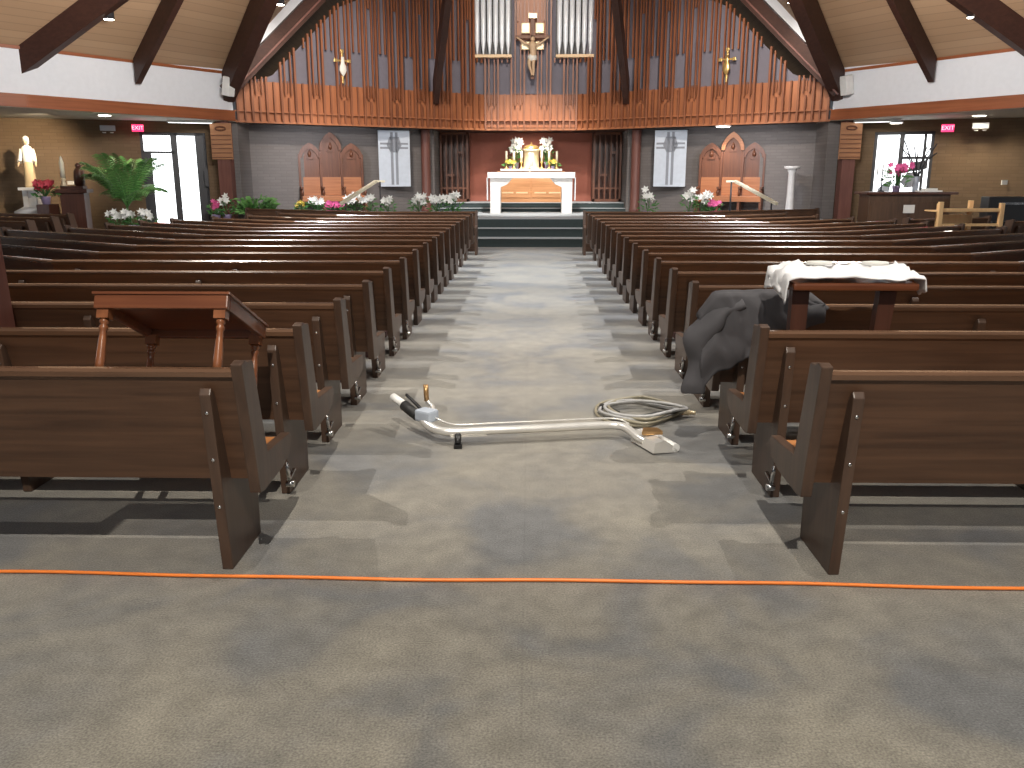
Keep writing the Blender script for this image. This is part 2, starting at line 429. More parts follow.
# ------------------------------------------------------------------ roof: beams and boarded ceiling
def beam(name, foot, target, t1, w, depth, ztop_off=0, n=1):
    """raking beam: foot is the bottom of the end; it rises towards target"""
    P = Vector(foot); T = Vector(target); Q = P.lerp(T, t1)
    d = (Q-P); sd = Vector((d.y,-d.x,0)).normalized()*w/2
    up = Vector((0,0,depth))
    vs = [P-sd,P+sd,Q+sd,Q-sd,P-sd+up,P+sd+up,Q+sd+up,Q-sd+up]
    o = MB().add(vs,[(0,3,2,1),(4,5,6,7),(0,1,5,4),(1,2,6,5),(2,3,7,6),(3,0,4,7)]).build(name,'beam')
    return struct(o)
TG = (0,11,10.2)
bi = 1
lines = {}
for s in (-1,1):
    for foot, tgt, t1, w, dep in (((s*9.70,16.95,3.38),(0,18,10),.42,.26,.70),
                             ((s*8.25,18.85,3.48),TG,.30,.12,.50),
                             ((s*7.08,20.95,3.28),(0,11.6,9.9),.34,.27,.62),
                             ((s*2.54,24.05,3.46),TG,.40,.15,.60)):
        beam('trim_beam_%d' % bi, foot, tgt, t1, w, dep); bi += 1
    # gable rafter above the organ screen, a lighter moulding under it, and the plaster cove above
    a = Vector((s*7.05,20.75,3.50)); b = Vector((s*1.3,24.55,10.22)); 
    struct(MB().bar(a,b,.30,.34).build('trim_beam_%d' % bi,'beam')); bi += 1
    struct(MB().bar(a+Vector((-s*.10,-.17,-.10)),b+Vector((-s*.10,-.17,-.10)),.05,.035).build('trim_moulding_%d' % bi,'column'))
    off = Vector((-s*-.10,-.30,.42)); up = Vector((s*.28,-.55,.34))
    struct(MB().bar(a+Vector((s*.33,-.02,.29)),b+Vector((s*.33,-.02,.29)),.05,.48,up=(0,0,1)).build('trim_cove_%d' % bi,'plaster'))
def ruled(name, p0, p1, q0, q1, n=16):
    m = MB(); p0,p1,q0,q1 = map(Vector,(p0,p1,q0,q1)); 
    for i in range(n):
        a,b = p0.lerp(p1,i/n), p0.lerp(p1,(i+1)/n); c,d = q0.lerp(q1,i/n), q0.lerp(q1,(i+1)/n)
        m.quad(a,c,d,b)
    o = m.build(name,'boards')
    for f in o.data.polygons: f.use_smooth = True
    return struct(o)
def up_line(foot, tgt, t, z=3.95):
    P = Vector((foot[0],foot[1],z)); T = Vector((tgt[0],tgt[1],tgt[2]+(z-foot[2]))); return P, P.lerp(T,t)
for s in (-1,1):
    nm = 'left' if s < 0 else 'right'
    l0 = (Vector((s*12.7,12.5,3.95)), Vector((s*5.5,12.0,9.6)))
    l1 = up_line((s*9.6,16.8,3.40),(0,18,10),.45)
    l2 = up_line((s*8.3,18.9,3.50),TG,.36)
    l3 = up_line((s*7.1,21.1,3.30),(0,11.6,9.9),.36)
    l4 = (Vector((s*7.1,21.1,3.95)), Vector((s*1.3,24.2,11.1)))
    for i, (a,b) in enumerate(((l0,l1),(l1,l2),(l2,l3),(l3,l4))):
        ruled('ceiling_%s_%d' % (nm,i+1), a[0],a[1],b[0],b[1])
    ruled('ceiling_%s_5' % nm, (s*7.3,21.3,3.9),(s*1.0,25.4,11.0),(s*7.3,26,4.2),(s*1.0,30,11.3))

# ------------------------------------------------------------------ organ screen
scr = thing('organ_screen','tall timber slat screen with grey backing hanging above the sanctuary','screen',(0,25,2.86))
def gable_z(x):
    x = abs(x)
    z = 4.18+1.17*(6.216-x)-.12
    if x < 4.9: z = min(z, 5.66+.5*(4.9-x))
    return min(max(z, 3.9), 7.4)
path = [(-7.0,sc_y(7.0)),(-1.3,25.0),(1.3,25.0),(7.0,sc_y(7.0))]
def on_path(sv):
    """point and tangent at arc length sv from the middle"""
    if abs(sv) <= 1.3: return (sv,25.0),0.0
    L = abs(sv)-1.3; c = 1/math.sqrt(1+.68**2); x = 1.3+L*c; sg = 1 if sv>0 else -1
    return (sg*x, 25-.68*L*c), -sg*math.atan(.68)
SMAX = 1.3+(7.0-1.3)*math.sqrt(1+.68**2)
def screen_panel(off, z0, ztop, th):
    m = MB(); xs = [-7.0+14.0*i/56 for i in range(57)]
    for x0,x1 in zip(xs,xs[1:]):
        a0 = sc_y(x0)+off; a1 = sc_y(x1)+off; t0 = ztop(x0); t1 = ztop(x1)
        vs = [(x0,a0,z0),(x1,a1,z0),(x1,a1,t1),(x0,a0,t0),(x0,a0+th,z0),(x1,a1+th,z0),(x1,a1+th,t1),(x0,a0+th,t0)]
        m.add(vs,[(0,1,2,3),(5,4,7,6),(0,4,5,1),(3,2,6,7),(0,3,7,4),(1,5,6,2)])
    return m
screen_panel(.16,3.75,lambda x: gable_z(x)-.05,.06).build('backing_panel','backing',scr,True)
screen_panel(.10,2.87,lambda x: 3.80 if abs(x)<6.6 else 3.75,.05).build('lower_board','board',scr,True)
screen_panel(-.02,3.09,lambda x: 3.12,.12).build('cross_rail','board',scr,True)
screen_panel(-.03,2.84,lambda x: 2.89,.15).build('bottom_rail','board',scr,True)
def slat_box(m, sv, z0, z1, w, d, off=0):
    (x,y),a = on_path(sv)
    m.box((x, y+off, (z0+z1)/2), (w, d, z1-z0), rz=a)
MOD = .722
stuffm = MB(); ntube = 0
def pipe_zone(x): return .52 < abs(x-.06) < 1.62
def full_slat(sv):
    if abs(sv) > SMAX: return
    (x,y),a = on_path(sv); zt = 4.74 if pipe_zone(x) else gable_z(x)
    m = MB(); slat_box(m, sv, 2.87, zt, .048, .08, -.03); m.build('slat','slat',scr,True)
def hang(sv, zl, w=.036, zt=None):
    global ntube
    if abs(sv) > SMAX: return
    (x,y),a = on_path(sv); pz = pipe_zone(x)
    zt = zt or (4.74 if pz else gable_z(x))
    if zt-zl < .12: return
    m = MB(); slat_box(m, sv, zl, zt, w, .05, -.03)
    if ntube < 100: m.build('hanging_slat','slat',scr,True); ntube += 1
    else: stuffm.add(m.v, m.f)
def rib(sv, zt):
    if abs(sv) > SMAX: return
    m = MB(); slat_box(m, sv, 2.87, zt, .036, .06, -.02); m.build('short_slat','slat',scr,True)
for k in range(-12, 12):
    c = (k+.5)*MOD
    full_slat(c-.178); full_slat(c+.178); rib(c, 3.45)
    for d in (-.075,.075): hang(c+d, 3.50)
    for d in (-.025,.025,-.125,.125):
        if abs(c+d) < SMAX: slat_box(stuffm, c+d, 3.56, 3.84, .018, .03, .03)
    x = on_path(min(SMAX,max(-SMAX,c)))[0][0]
    if gable_z(x) > 5.85 and not pipe_zone(x): hang(c, 5.68, .04)
    mm = k*MOD
    rib(mm, 3.80)
    for d in (-.075,.075): hang(mm+d, 4.62)
st = stuffm.build('fine_slats','slat',scr,True); st['kind'] = 'stuff'
# pink-brown panel behind the crucifix
MB().b2(-.52,.52,25.11,25.14,3.82,7.4).build('centre_panel','backing',scr,True)
MB().b2(-.40,.40,25.03,25.08,5.2,7.4).build('centre_board','board',scr,True)
for s in (-1,1):
    r = thing('organ_pipe_rank', 'rank of silver organ pipes on a pale shelf %s of the crucifix' % ('left' if s<0 else 'right'),'organ pipes',(s*1.12+.07,24.9,4.80), group='organ pipe ranks')
    MB().b2(s*1.12+.07-.52,s*1.12+.07+.52,25.08,25.13,4.82,7.4).build('shadow_board','dkframe',r,True)  # dark sheet added to give the shade behind the pipes
    m = MB().b2(s*1.12+.07-.52,s*1.12+.07+.52,24.80,25.05,4.74,4.82); m.build('shelf','maple',r,True,bevel=.01)
    for k in range(6):
        px = s*1.12+.07 + (k-2.5)*.169
        MB().lathe([(.022,4.82),(.03,4.89),(.064,5.16),(.066,5.18),(.066,7.3)],(px,24.90,0),14).build('organ_pipe','pipe',r,True)

# crucifix
cr = thing('crucifix','large wooden crucifix with pale carved figure between the organ pipes','crucifix',(0,24.85,3.95))
MB().b2(-.07,.07,24.80,24.86,3.95,6.35).b2(-.62,.62,24.80,24.86,5.46,5.58).build('cross','figwood',cr,True,bevel=.01)
for hx0,hx1,hz0,hz1 in ((-.42,-.10,5.66,6.05),(.10,.42,5.66,6.05),(-.42,-.10,5.05,5.36),(.10,.42,5.05,5.36)):
    MB().b2(hx0,hx1,24.86,24.89,hz0,hz1).build('halo_panel','gold_soft',cr,True,bevel=.03)
MB().b2(-.15,.15,24.77,24.80,6.2,6.38).build('title_board','gold_soft',cr,True)
m = MB()
for s in (-1,1):
    m.tube(spline([(s*.12,24.74,5.22),(s*.28,24.74,5.28),(s*.58,24.76,5.50)],4),[.06,.055,.05,.048,.045,.04,.036,.032,.028],8)
m.tube(spline([(0,24.74,5.34),(0,24.70,5.15),(.02,24.72,4.9),(-.03,24.72,4.72)],4),[.05,.10,.14,.15,.15,.14,.125,.12,.125,.13,.13,.12,.11],10)
for s in (-1,1):
    m.tube(spline([(s*.06,24.72,4.78),(s*.08-.05,24.66,4.5),(s*.04,24.72,4.2),(s*.02,24.72,4.08)],4),[.08,.08,.075,.07,.065,.06,.055,.05,.045,.04,.04,.04,.045],8)
m.ball((0.0,24.70,5.42),.085,1,1,1.2)
m.build('carved_figure','skin',cr,True)
MB().lathe([(.10,0),(.17,.05),(.18,.16),(.14,.24)],(-.01,24.72,4.60),12,1,.8).build('loincloth','robe',cr,True)
cr.scale = (.74,.85,.69); cr.location = (.04,24.85,4.18)
# small gold relief crosses on the wings
for s in (-1,1):
    x = -4.70 if s<0 else 4.82; y = sc_y(x)-.12; a = -s*math.atan(.68)
    o = thing('gold_cross','small ornate gold cross hung on the %s wing of the slat screen' % ('left' if s<0 else 'right'),'cross',(x,y,3.86),a,group='gold crosses on the screen')
    o.scale = (.9,.9,.88)
    m = MB().box((0,0,.42),(.05,.03,.86)).box((0,0,.60),(.40,.03,.05))
    for q in ((-.20,.60),(.20,.60),(0,.86)): m.box((q[0],0,q[1]),(.09,.04,.09))
    m.build('cross_bar','gold',o,bevel=.008)
    MB().lathe([(.02,.18),(.07,.26),(.11,.34),(.10,.45),(.06,.52),(.05,.60),(.045,.70)],(0,-.03,0),10,1,.4).build('figure','robe' if s<0 else 'gold',o)

# ------------------------------------------------------------------ sanctuary columns, slat gates
for s in (-1,1):
    tag(MB().lathe([(.16,0),(.15,.1),(.13,.15),(.13,2.2),(.14,2.25)],(s*2.93,24.75,.6),20).build('round_column','column'),
        'slim round brown column %s of the altar' % ('left' if s<0 else 'right'),'column','round columns by the altar')
    g = thing('slatted_gate','dark red slatted gate in the opening %s of the altar' % ('left' if s<0 else 'right'),'gate',(s*2.27,26.3,.70),group='slatted gates beside the altar')
    m = MB(); x0,x1 = s*2.27-.42, s*2.27+.42
    m.b2(x0,x0+.06,26.26,26.34,.85,2.85).b2(x1-.06,x1,26.26,26.34,.85,2.85).b2(x0,x1,26.26,26.34,2.78,2.85).b2(x0,x1,26.26,26.34,.85,.93).b2(x0,x1,26.27,26.33,1.22,1.27)
    m.build('frame','gothic',g,True)
    for k in range(4):
        xx = x0+.06+(k+.8)*.165
        MB().b2(xx-.02,xx+.02,26.25,26.33,.93,2.78).build('slat','gothic',g,True)
    MB().b2(x0+.2,x0+.42,26.24,26.34,1.60,1.66).build('cross_slat','gothic',g,True); MB().b2(x0+.5,x0+.7,26.24,26.34,2.25,2.31).build('cross_slat','gothic',g,True)

# ------------------------------------------------------------------ altar
al = thing('altar_table','white marble altar table on two block legs at the top of the steps','altar',(0.02,24.3,.6))
MB().b2(-1.17,1.21,23.95,24.75,1.54,1.70).build('table_top','marble',al,True,bevel=.008)
for s in (-1,1):
    c = .02+s*.98
    m = MB().prism([(c-.14,.6),(c+.14,.6),(c+.14,1.30),(c+(.14 if s>0 else .32),1.38),(c+(.14 if s>0 else .46),1.54),(c-(.14 if s<0 else .46),1.54),(c-(.14 if s<0 else .32),1.38),(c-.14,1.30)],24.02,24.68,'Y')
    m.build('leg','marble',al,True)
    MB().b2(.02+s*1.20-.012,.02+s*1.20+.012,24.0,24.4,.95,1.56).build('cloth_fall','cloth',al,True)
ac = tag(MB().b2(-.04,.0,24.1,24.13,1.70,1.86).b2(-.07,.03,24.1,24.13,1.79,1.82).build('altar_cross','gold_soft'),'tiny pale cross standing on the centre of the altar table','cross')
cz = thing('retable_cabinet','honey oak cabinet with two doors behind the altar','cabinet',(0,26.2,.845))
MB().b2(-.98,1.0,25.9,26.5,.845,1.74).build('body','oak',cz,True,bevel=.01)
for s in (-1,1):
    d = MB().b2(min(.02+s*.03,.02+s*.92),max(.02+s*.03,.02+s*.92),25.87,25.9,.98,1.66).build('door','oak',cz,True,bevel=.008)
    for k in (0,1):
        xx = .02+s*(.27+.42*k); h = MB().b2(xx-.17,xx+.17,25.855,25.872,1.10,1.14).build('inlay','maple',d); h.location = -cz.location
MB().b2(-.88,.92,25.82,26.55,1.74,1.80).build('top','marble',cz,True,bevel=.006)
tb = thing('tabernacle','domed golden tabernacle between candles on the oak cabinet','tabernacle',(.02,26.15,1.80))
MB().lathe([(.27,0),(.27,.04),(.23,.06),(.23,.50),(.26,.52),(.26,.56)],(0,0,0),24).build('drum','gold_soft',tb)
MB().lathe([(.25,.56),(.22,.63),(.13,.68),(.03,.70),(.02,.76)],(0,0,0),24).build('dome','gold',tb)
MB().lathe([(.12,.05),(.12,.45),(.01,.46)],(0,-.12,0),16).build('door','white',tb)
def candle(x,y,z,h,label,i):
    o = thing('altar_candle',label,'candle',(x,y,z),group='candles beside the tabernacle')
    MB().lathe([(.06,0),(.06,.02),(.02,.05),(.018,.16),(.05,.18),(.05,.2)],seg=12).build('candlestick','gold',o)
    MB().lathe([(.034,.2),(.034,h),(.004,h+.01)],seg=12).build('wax','wax',o)
ordn = ['outermost','middle','innermost']
for s in (-1,1):
    for k in range(3):
        candle(.0+s*(.74-.22*k)+.03,25.98,1.80,.50,'white altar candle, %s of three on the %s of the tabernacle' % (ordn[k],'left' if s<0 else 'right'),k)

# ------------------------------------------------------------------ plants
def lily(o, pts, size=.09, mat='petal'):
    m = MB()
    for c in pts:
        c = Vector(c); ax = Vector((random.uniform(-.6,.6),-1,random.uniform(-.1,.7))).normalized()
        sd = ax.orthogonal().normalized()
        for k in range(6):
            a = 2*PI*k/6; r = Matrix.Rotation(a,3,ax) @ sd; w = ax.cross(r)
            tip = c+ax*size*.55+r*size; midp = c+ax*size*.45+r*size*.45
            m.add([c,midp+w*size*.28,tip,midp-w*size*.28],[(0,1,2,3)],True)
    return m.build('flowers',mat,o)
def leaves(o, n, r, h, z0, size=.14, mat='leaf', spread=1.0):
    m = MB()
    for i in range(n):
        a = random.uniform(0,2*PI); rr = r*math.sqrt(random.random()); z = z0+h*random.random()
        c = Vector((rr*math.cos(a)*spread,rr*math.sin(a),z))
        d = Vector((math.cos(a)+random.uniform(-.5,.5),math.sin(a)+random.uniform(-.5,.5),random.uniform(-.3,.9))).normalized()
        w = d.orthogonal().normalized(); s_ = size*random.uniform(.6,1.2); up = d.cross(w)*s_*.12
        m.add([c,c+d*s_*.5+w*s_*.16+up,c+d*s_,c+d*s_*.5-w*s_*.16+up],[(0,1,2,3)],True)
    return m.build('foliage',mat,o)
def pot(o, r, h, mat='pot'):
    MB().lathe([(r*.75,0),(r,h*.9),(r*1.08,h),(r*.95,h*.98),(r*.9,h*.85)],seg=16).build('pot',mat,o)
def potted(name,label,loc,h=.35,r=.16,nf=5,fm='petal',fs=.10,pr=.10,ph=.16,nl=50,grp='potted flowers along the sanctuary step',lm='leaf',spread=1.0,cat='plant'):
    o = thing(name,label,cat,loc,group=grp)
    pot(o,pr,ph)
    leaves(o,nl,r,h*.75,ph*.8,.14,lm,spread)
    m = MB()
    pts = []
    for i in range(nf):
        a = random.uniform(0,2*PI); rr = r*random.uniform(.2,1)
        p = (rr*math.cos(a)*spread,rr*math.sin(a)*.7-.04,ph+h*random.uniform(.55,1)); pts.append(p)
        m.tube([(0,0,ph*.8),(p[0]*.6,p[1]*.6,(ph+p[2])/2),p],.005,5)
    m.build('stems','leaf',o)
    lily(o,pts,fs,fm)
    return o
def X(px, D): return (px-530)/876*D
S = 21.35
fl = [ # px, kind, label
 (213,'p','pink potted flower at the left end of the sanctuary step','pink',.30,.14,12,.07),
 (224,'l','white lily beside the pink flowers and leafy bush on the left','petal',.42,.14,5,.10),
 (300,'y','pale yellow potted flower below the left gothic chairs','yellow',.22,.12,8,.06),
 (315,'w','full white potted flower below the left gothic chairs','petal',.30,.20,14,.08),
 (333,'p','bright pink azalea in front of the left gothic chairs','pink',.20,.28,22,.07),
 (354,'l','white lily with broad green leaves at the foot of the left handrail','petal',.38,.20,9,.11),
 (370,'l','white lily right of the left handrail post','petal',.36,.13,6,.10),
 (387,'l','low white lily alone below the left banner','petal',.28,.16,6,.10),
 (418,'l','white lily at the left of the cluster by the altar column','petal',.36,.20,9,.11),
 (437,'l','white lily in the middle of the cluster left of the steps','petal',.38,.20,10,.11),
 (453,'p','white and pink flower nearest the altar steps on the left','petal',.40,.18,9,.10),
 (647,'l','tall white lily right of the steps under the right banner','petal',.52,.20,6,.11),
 (688,'l','tall white lily left of the right gothic chairs','petal',.54,.16,6,.11),
 (701,'l','white lily leaning towards the right gothic chairs','petal',.44,.16,7,.11),
 (712,'p','low bright pink flower below the right gothic chairs','pink',.24,.18,16,.07)]
for px,k,lab,mat,h,r,nf,fs in fl:
    Dp = S+random.uniform(0,.15)
    if px < 290: Dp = 20.6
    potted('potted_flower',lab,(X(px,Dp),Dp,.6 if px>280 else .55),h,r,nf,mat,fs,nl=45)
# stands that hold the leftmost plants off the floor
tag(MB().b2(-8.1,-5.9,20.35,20.85,.0,.55).build('plant_bench','darktable',bevel=.01),'long dark bench carrying flowers left of the platform','bench')
o = thing('leafy_bush','low wide leafy green plant behind the front left pew','plant',(-6.48,20.62,.55)); pot(o,.14,.2,'terra'); leaves(o,260,.38,.38,.14,.20,'leaf_l'); leaves(o,120,.34,.28,.14,.18,'leaf').name='inner_foliage'
# flowers on cabinet
for s in (-1,1):
    potted('altar_bouquet','white lily bouquet in a gold vase %s of the tabernacle' % ('left' if s<0 else 'right'),(-.42 if s<0 else .48,26.28,1.80),.60,.17,16,'petal',.12,.07,.2,60,'bouquets beside the tabernacle',cat='flowers')
for s in (-1,1):
    o = potted('small_bouquet','low yellow and white arrangement among the candles on the %s' % ('left' if s<0 else 'right'),(s*.62+.03,25.9,1.80),.16,.16,10,'yellow',.06,.05,.08,20,'low arrangements among the candles',cat='flowers')
# palm
pm = thing('potted_palm','large bright green palm standing before the brick wall by the exit','plant',(-8.55,18.4,0))
MB().lathe([(.2,0),(.26,.45),(.28,.48),(.24,.46)],seg=20).build('pot','terra',pm)
for i in range(26):
    a = i*2.4; L = random.uniform(.75,1.1); lift = random.uniform(.45,1.1)
    base = Vector((0,0,.95)); h = Vector((math.cos(a),math.sin(a),0)); 
    pts = [base+h*(L*t*.95*(.5+.5*(1-lift*.5)))+Vector((0,0,(1.25*lift+.35)*t-1.0*t*t*(.65))) for t in [j/10 for j in range(11)]]
    m = MB(); m.tube(pts,[.012*(1-.07*j) for j in range(11)],5)
    m.tube([(0,0,.4),base],.02,6)
    for j in range(2,11):
        p = pts[j]; d = (pts[j]-pts[j-1]).normalized(); sd = d.cross(Vector((0,0,1))).normalized()
        for sg in (-1,1):
            for q in (0,.5):
                pp = p.lerp(pts[j-1],q); ll = .34*(1-.05*abs(j-5))
                tip = pp+sd*sg*ll*.8+d*ll*.5-Vector((0,0,ll*.35)); w = d*.018
                mm = (pp+tip)/2+Vector((0,0,.03))
                m.add([pp-w*.5,mm-w,tip,mm+w],[(0,1,2,3)],True)
    m.build('frond','leaf_l' if i%2 else 'leaf',pm)
for i,(px) in enumerate((112,128,142)):
    potted('easter_lily',['small white lily left under the palm','small white lily centred under the palm','small white lily right under the palm'][i],(X(px,17.95),17.95,.45),.26,.16,7,'petal',.09,nl=50,grp='lilies under the palm')
tag(MB().b2(-8.95,-7.65,17.8,18.08,0,.45).build('flower_stand','darktable',bevel=.01),'low dark stand carrying lilies under the palm','stand')

# ------------------------------------------------------------------ gothic sedilia
def sedilia(s):
    x = s*5.15; y = 26-.68*(abs(x)-1.3)-.50
    o = thing('gothic_triple_chair','carved three-arched wooden chair bench against the %s grey wall' % ('left' if s<0 else 'right'),'chair',(x,y,.6),-s*math.radians(20),group='gothic chairs')
    MB().b2(-.82,.82,-.28,.30,.42,.50).build('seat','gothic_l',o,bevel=.01)
    MB().b2(-.82,.82,-.30,-.27,.36,.46).build('seat_rail','gothic_l',o)
    for k in range(3):
        cx = (k-1)*.54; top = 2.05 if k == 1 else 1.86; w = .27
        MB().b2(cx-w+.01,cx+w-.01,.24,.28,.50,.97).build('lower_back','gothic_l',o,bevel=.005)
        MB().b2(cx-w,cx+w,.25,.29,.97,top-.35).build('back_panel','gothic',o)
        outer = []; inner = []
        H = .46 if k==1 else .38
                # pointed arch
        def arch(wd,ht,zb,nn=7):
            L = []
            for j in range(nn+1):
                an = math.radians(180-60*j/nn); L.append((cx+wd+2*wd*math.cos(an), zb+ht*math.sin(an)/.866))
            R = [(2*cx-a,b) for a,b in L[::-1][1:]]
            return L+R
        A1 = arch(w+.02,H,top-.40); A2 = arch(w-.07,H-.15,top-.40)
        m = MB()
        for j in range(len(A1)-1):
            a,b,c,d = A1[j],A1[j+1],A2[j+1],A2[j]
            vs = [(a[0],.20,a[1]),(b[0],.20,b[1]),(c[0],.20,c[1]),(d[0],.20,d[1]),(a[0],.30,a[1]),(b[0],.30,b[1]),(c[0],.30,c[1]),(d[0],.30,d[1])]
            m.add(vs,[(0,1,2,3),(7,6,5,4),(0,4,5,1),(3,2,6,7)])
        m.build('arch','gothic_l' if (k==1 and s>0) else 'gothic',o)
        m = MB(); m.prism(A2,.255,.27,'Y'); m.build('arch_infill','gothic',o)
        MB().b2(cx-.10,cx+.10,.22,.26,top-.44,top-.38).lathe([(.03,top-.38),(.05,top-.3),(.01,top-.2)],(cx,.24,0),8).build('carving','gothic',o)
    for k in range(4):
        cx = (k-1.5)*.54
        MB().b2(cx-.03,cx+.03,.18,.30,0,1.55 if k in (0,3) else 1.6).build('post','gothic',o,bevel=.006)
        MB().b2(cx-.03,cx+.03,-.28,-.22,0,.42).build('leg','gothic',o)
        MB().b2(cx-.03,cx+.03,-.26,.24,.68,.73).lathe([(.025,.50),(.035,.58),(.02,.68)],(cx,-.20,0),8).build('armrest','gothic',o)
sedilia(-1); sedilia(1)

# banners
for s in (-1,1):
    x = s*3.72+.03; y = 26-.68*(abs(x)-1.3)-.42; a = -s*math.atan(.68)*.6
    o = thing('cross_banner','silver banner with a grey cross hanging on the %s grey wall' % ('left' if s<0 else 'right'),'banner',(x,y,1.32),a,group='silver banners')
    MB().b2(-.43,.43,-.02,.0,0,1.47).build('cloth','banner',o)
    m = MB().b2(-.10,-.03,-.03,-.02,.05,1.42).b2(.03,.10,-.03,-.02,.05,1.42)
    for z in (1.02,1.13): m.b2(-.38,-.10,-.03,-.02,z-.03,z+.02).b2(.10,.38,-.03,-.02,z-.03,z+.02)
    m.add([(-.13,-.03,1.30),(.13,-.03,1.30),(.20,-.03,1.08),(.10,-.03,.90),(-.10,-.03,.90),(-.20,-.03,1.08)],[(0,1,2,3,4,5)])
    m.build('cross_applique','bannerd',o)
    MB().tube([(-.46,0,1.48),(.46,0,1.48)],.012,8).build('top_rod','dkframe',o)
    MB().tube([(-.46,0,0),(.46,0,0)],.014,8).build('bottom_rod','dkframe',o)

# handrails at the side steps
for s in (-1,1):
    x1,x0 = (-3.80,-4.36) if s<0 else (5.00,5.62)
    o = thing('handrail','sloping brass handrail on thin dark posts at the %s end of the steps' % ('left' if s<0 else 'right'),'handrail',(x1,21.5,.6),group='brass handrails')
    MB().bar((x1,21.6,1.47),(x0,20.1,.98),.08,.07).bar((x1-.02,21.6,1.47),(x1+s*-.20,21.7,1.47),.07,.05).build('rail','brass',o,True,bevel=.01)
    MB().tube([(x1-s*.1,21.6,.6),(x1-s*.1,21.6,1.46)],.022,8).build('post','dkframe',o,True)
    MB().tube([(x0+(x1-x0)*.12,20.28,.0),(x0+(x1-x0)*.12,20.28,1.02)],.02,8).build('post','dkframe',o,True)
# white plant pedestal
tag(MB().lathe([(.20,0),(.20,.05),(.13,.12),(.10,.16),(.085,.6),(.08,1.08),(.11,1.12),(.11,1.16),(.19,1.18),(.19,1.23)],(6.35,21.6,.6),20).build('flower_pedestal','marble'),'slender white column pedestal standing by the right grey wall','pedestal')
# hymn boards with posts
for s in (-1,1):
    x = -7.28 if s<0 else 7.42; y = 21.15
    o = thing('hymn_board','slatted wooden hymn board hanging at the %s corner of the sanctuary' % ('left' if s<0 else 'right'),'sign',(x,y-.32,1.98),group='hymn boards')
    m = MB().b2(-.25,.25,0,.03,0,.82); m.build('board','hymn',o,bevel=.005)
    for k in range(6): MB().b2(-.24,.24,-.015,0,.04+k*.10,.055+k*.10).build('number_rail','gothic',o)
    MB().tube([(.12*math.cos(t*PI/8),-.01,.70+.04*math.sin(t*PI/8)) for t in range(17)],.018,6).build('emblem','gothic',o)
    struct(MB().b2(x-.14,x+.16,y-.28,y,.0,2.86).build('trim_post_'+('left' if s<0 else 'right'),'column'))
# ------------------------------------------------------------------ signs, speakers, lamps
def exit_sign(loc, rz, side):
    o = thing('exit_sign','glowing red exit sign under the soffit by the %s' % side,'sign',loc,rz,group='exit signs')
    o.scale = (.82,.82,.82)
    MB().b2(-.15,.15,-.03,.03,-.095,.095).build('housing','exitface',o,bevel=.006)
    cu = bpy.data.curves.new('exit_text','FONT'); cu.body = 'EXIT'; cu.size = .15; cu.align_x = 'CENTER'; cu.align_y = 'CENTER'; cu.extrude = .003
    t = bpy.data.objects.new('tmp_text',cu); COL.objects.link(t)
    dg = bpy.context.evaluated_depsgraph_get(); me = bpy.data.meshes.new_from_object(t.evaluated_get(dg))
    bpy.data.objects.remove(t)
    l = bpy.data.objects.new('lettering',me); COL.objects.link(l); me.materials.clear(); me.materials.append(M['exitletter'])
    l.parent = o; l.location = (0,-.034,0); l.rotation_euler = (PI/2,0,0)
exit_sign((-8.98,20.25,2.665),math.radians(20),'left door')
exit_sign((9.05,19.6,2.61),math.radians(-20),'right window')
for s,(x,y,z) in ((-1,(-9.65,20.2,2.66)),(1,(9.75,19.6,2.66))):
    o = thing('emergency_light','small white emergency light box near the %s exit sign' % ('left' if s<0 else 'right'),'light',(x,y,z),-s*math.radians(24),group='emergency lights')
    MB().b2(-.16,.16,-.04,.04,-.06,.06).build('housing','bluegrey',o,bevel=.01)
    MB().lathe([(.03,-.02),(.045,.0)],(-.08,-.05,-.09),10).lathe([(.03,-.02),(.045,.0)],(.08,-.05,-.09),10).build('lamp_head','white',o)
for s in (-1,1):
    x,y,z = (s*6.92 if s<0 else 7.12, 20.55, 3.55)
    o = thing('wall_speaker','white box loudspeaker mounted at the %s end of the slat screen' % ('left' if s<0 else 'right'),'speaker',(x,y,z),s*math.radians(25),group='wall loudspeakers')
    MB().box((0,0,.04),(.22,.2,.42),tf=Matrix.Rotation(math.radians(12),3,'Y') if s<0 else Matrix.Rotation(math.radians(-12),3,'Y')).build('cabinet','white',o,bevel=.02)
    MB().tube([(0,.08,0),(s*.05,.3,0)],.02,8).build('bracket','dkframe',o)
def downlight(loc, label, r=.09, cyl=True):
    o = thing('ceiling_light',label,'light',loc,group='ceiling downlights')
    if cyl: MB().lathe([(r*1.15,.0),(r*1.15,.28),(r*.9,.3)],seg=20).build('housing','white' if not cyl else 'dkframe',o)
    else: MB().lathe([(r*1.25,.0),(r*1.25,.03),(r*1.1,.035)],seg=20).build('housing','white',o)
    MB().lathe([(r*.2,-.012),(r*1.0,-.008),(r*1.02,.01)],seg=20).build('lens','lamp',o)
    return o

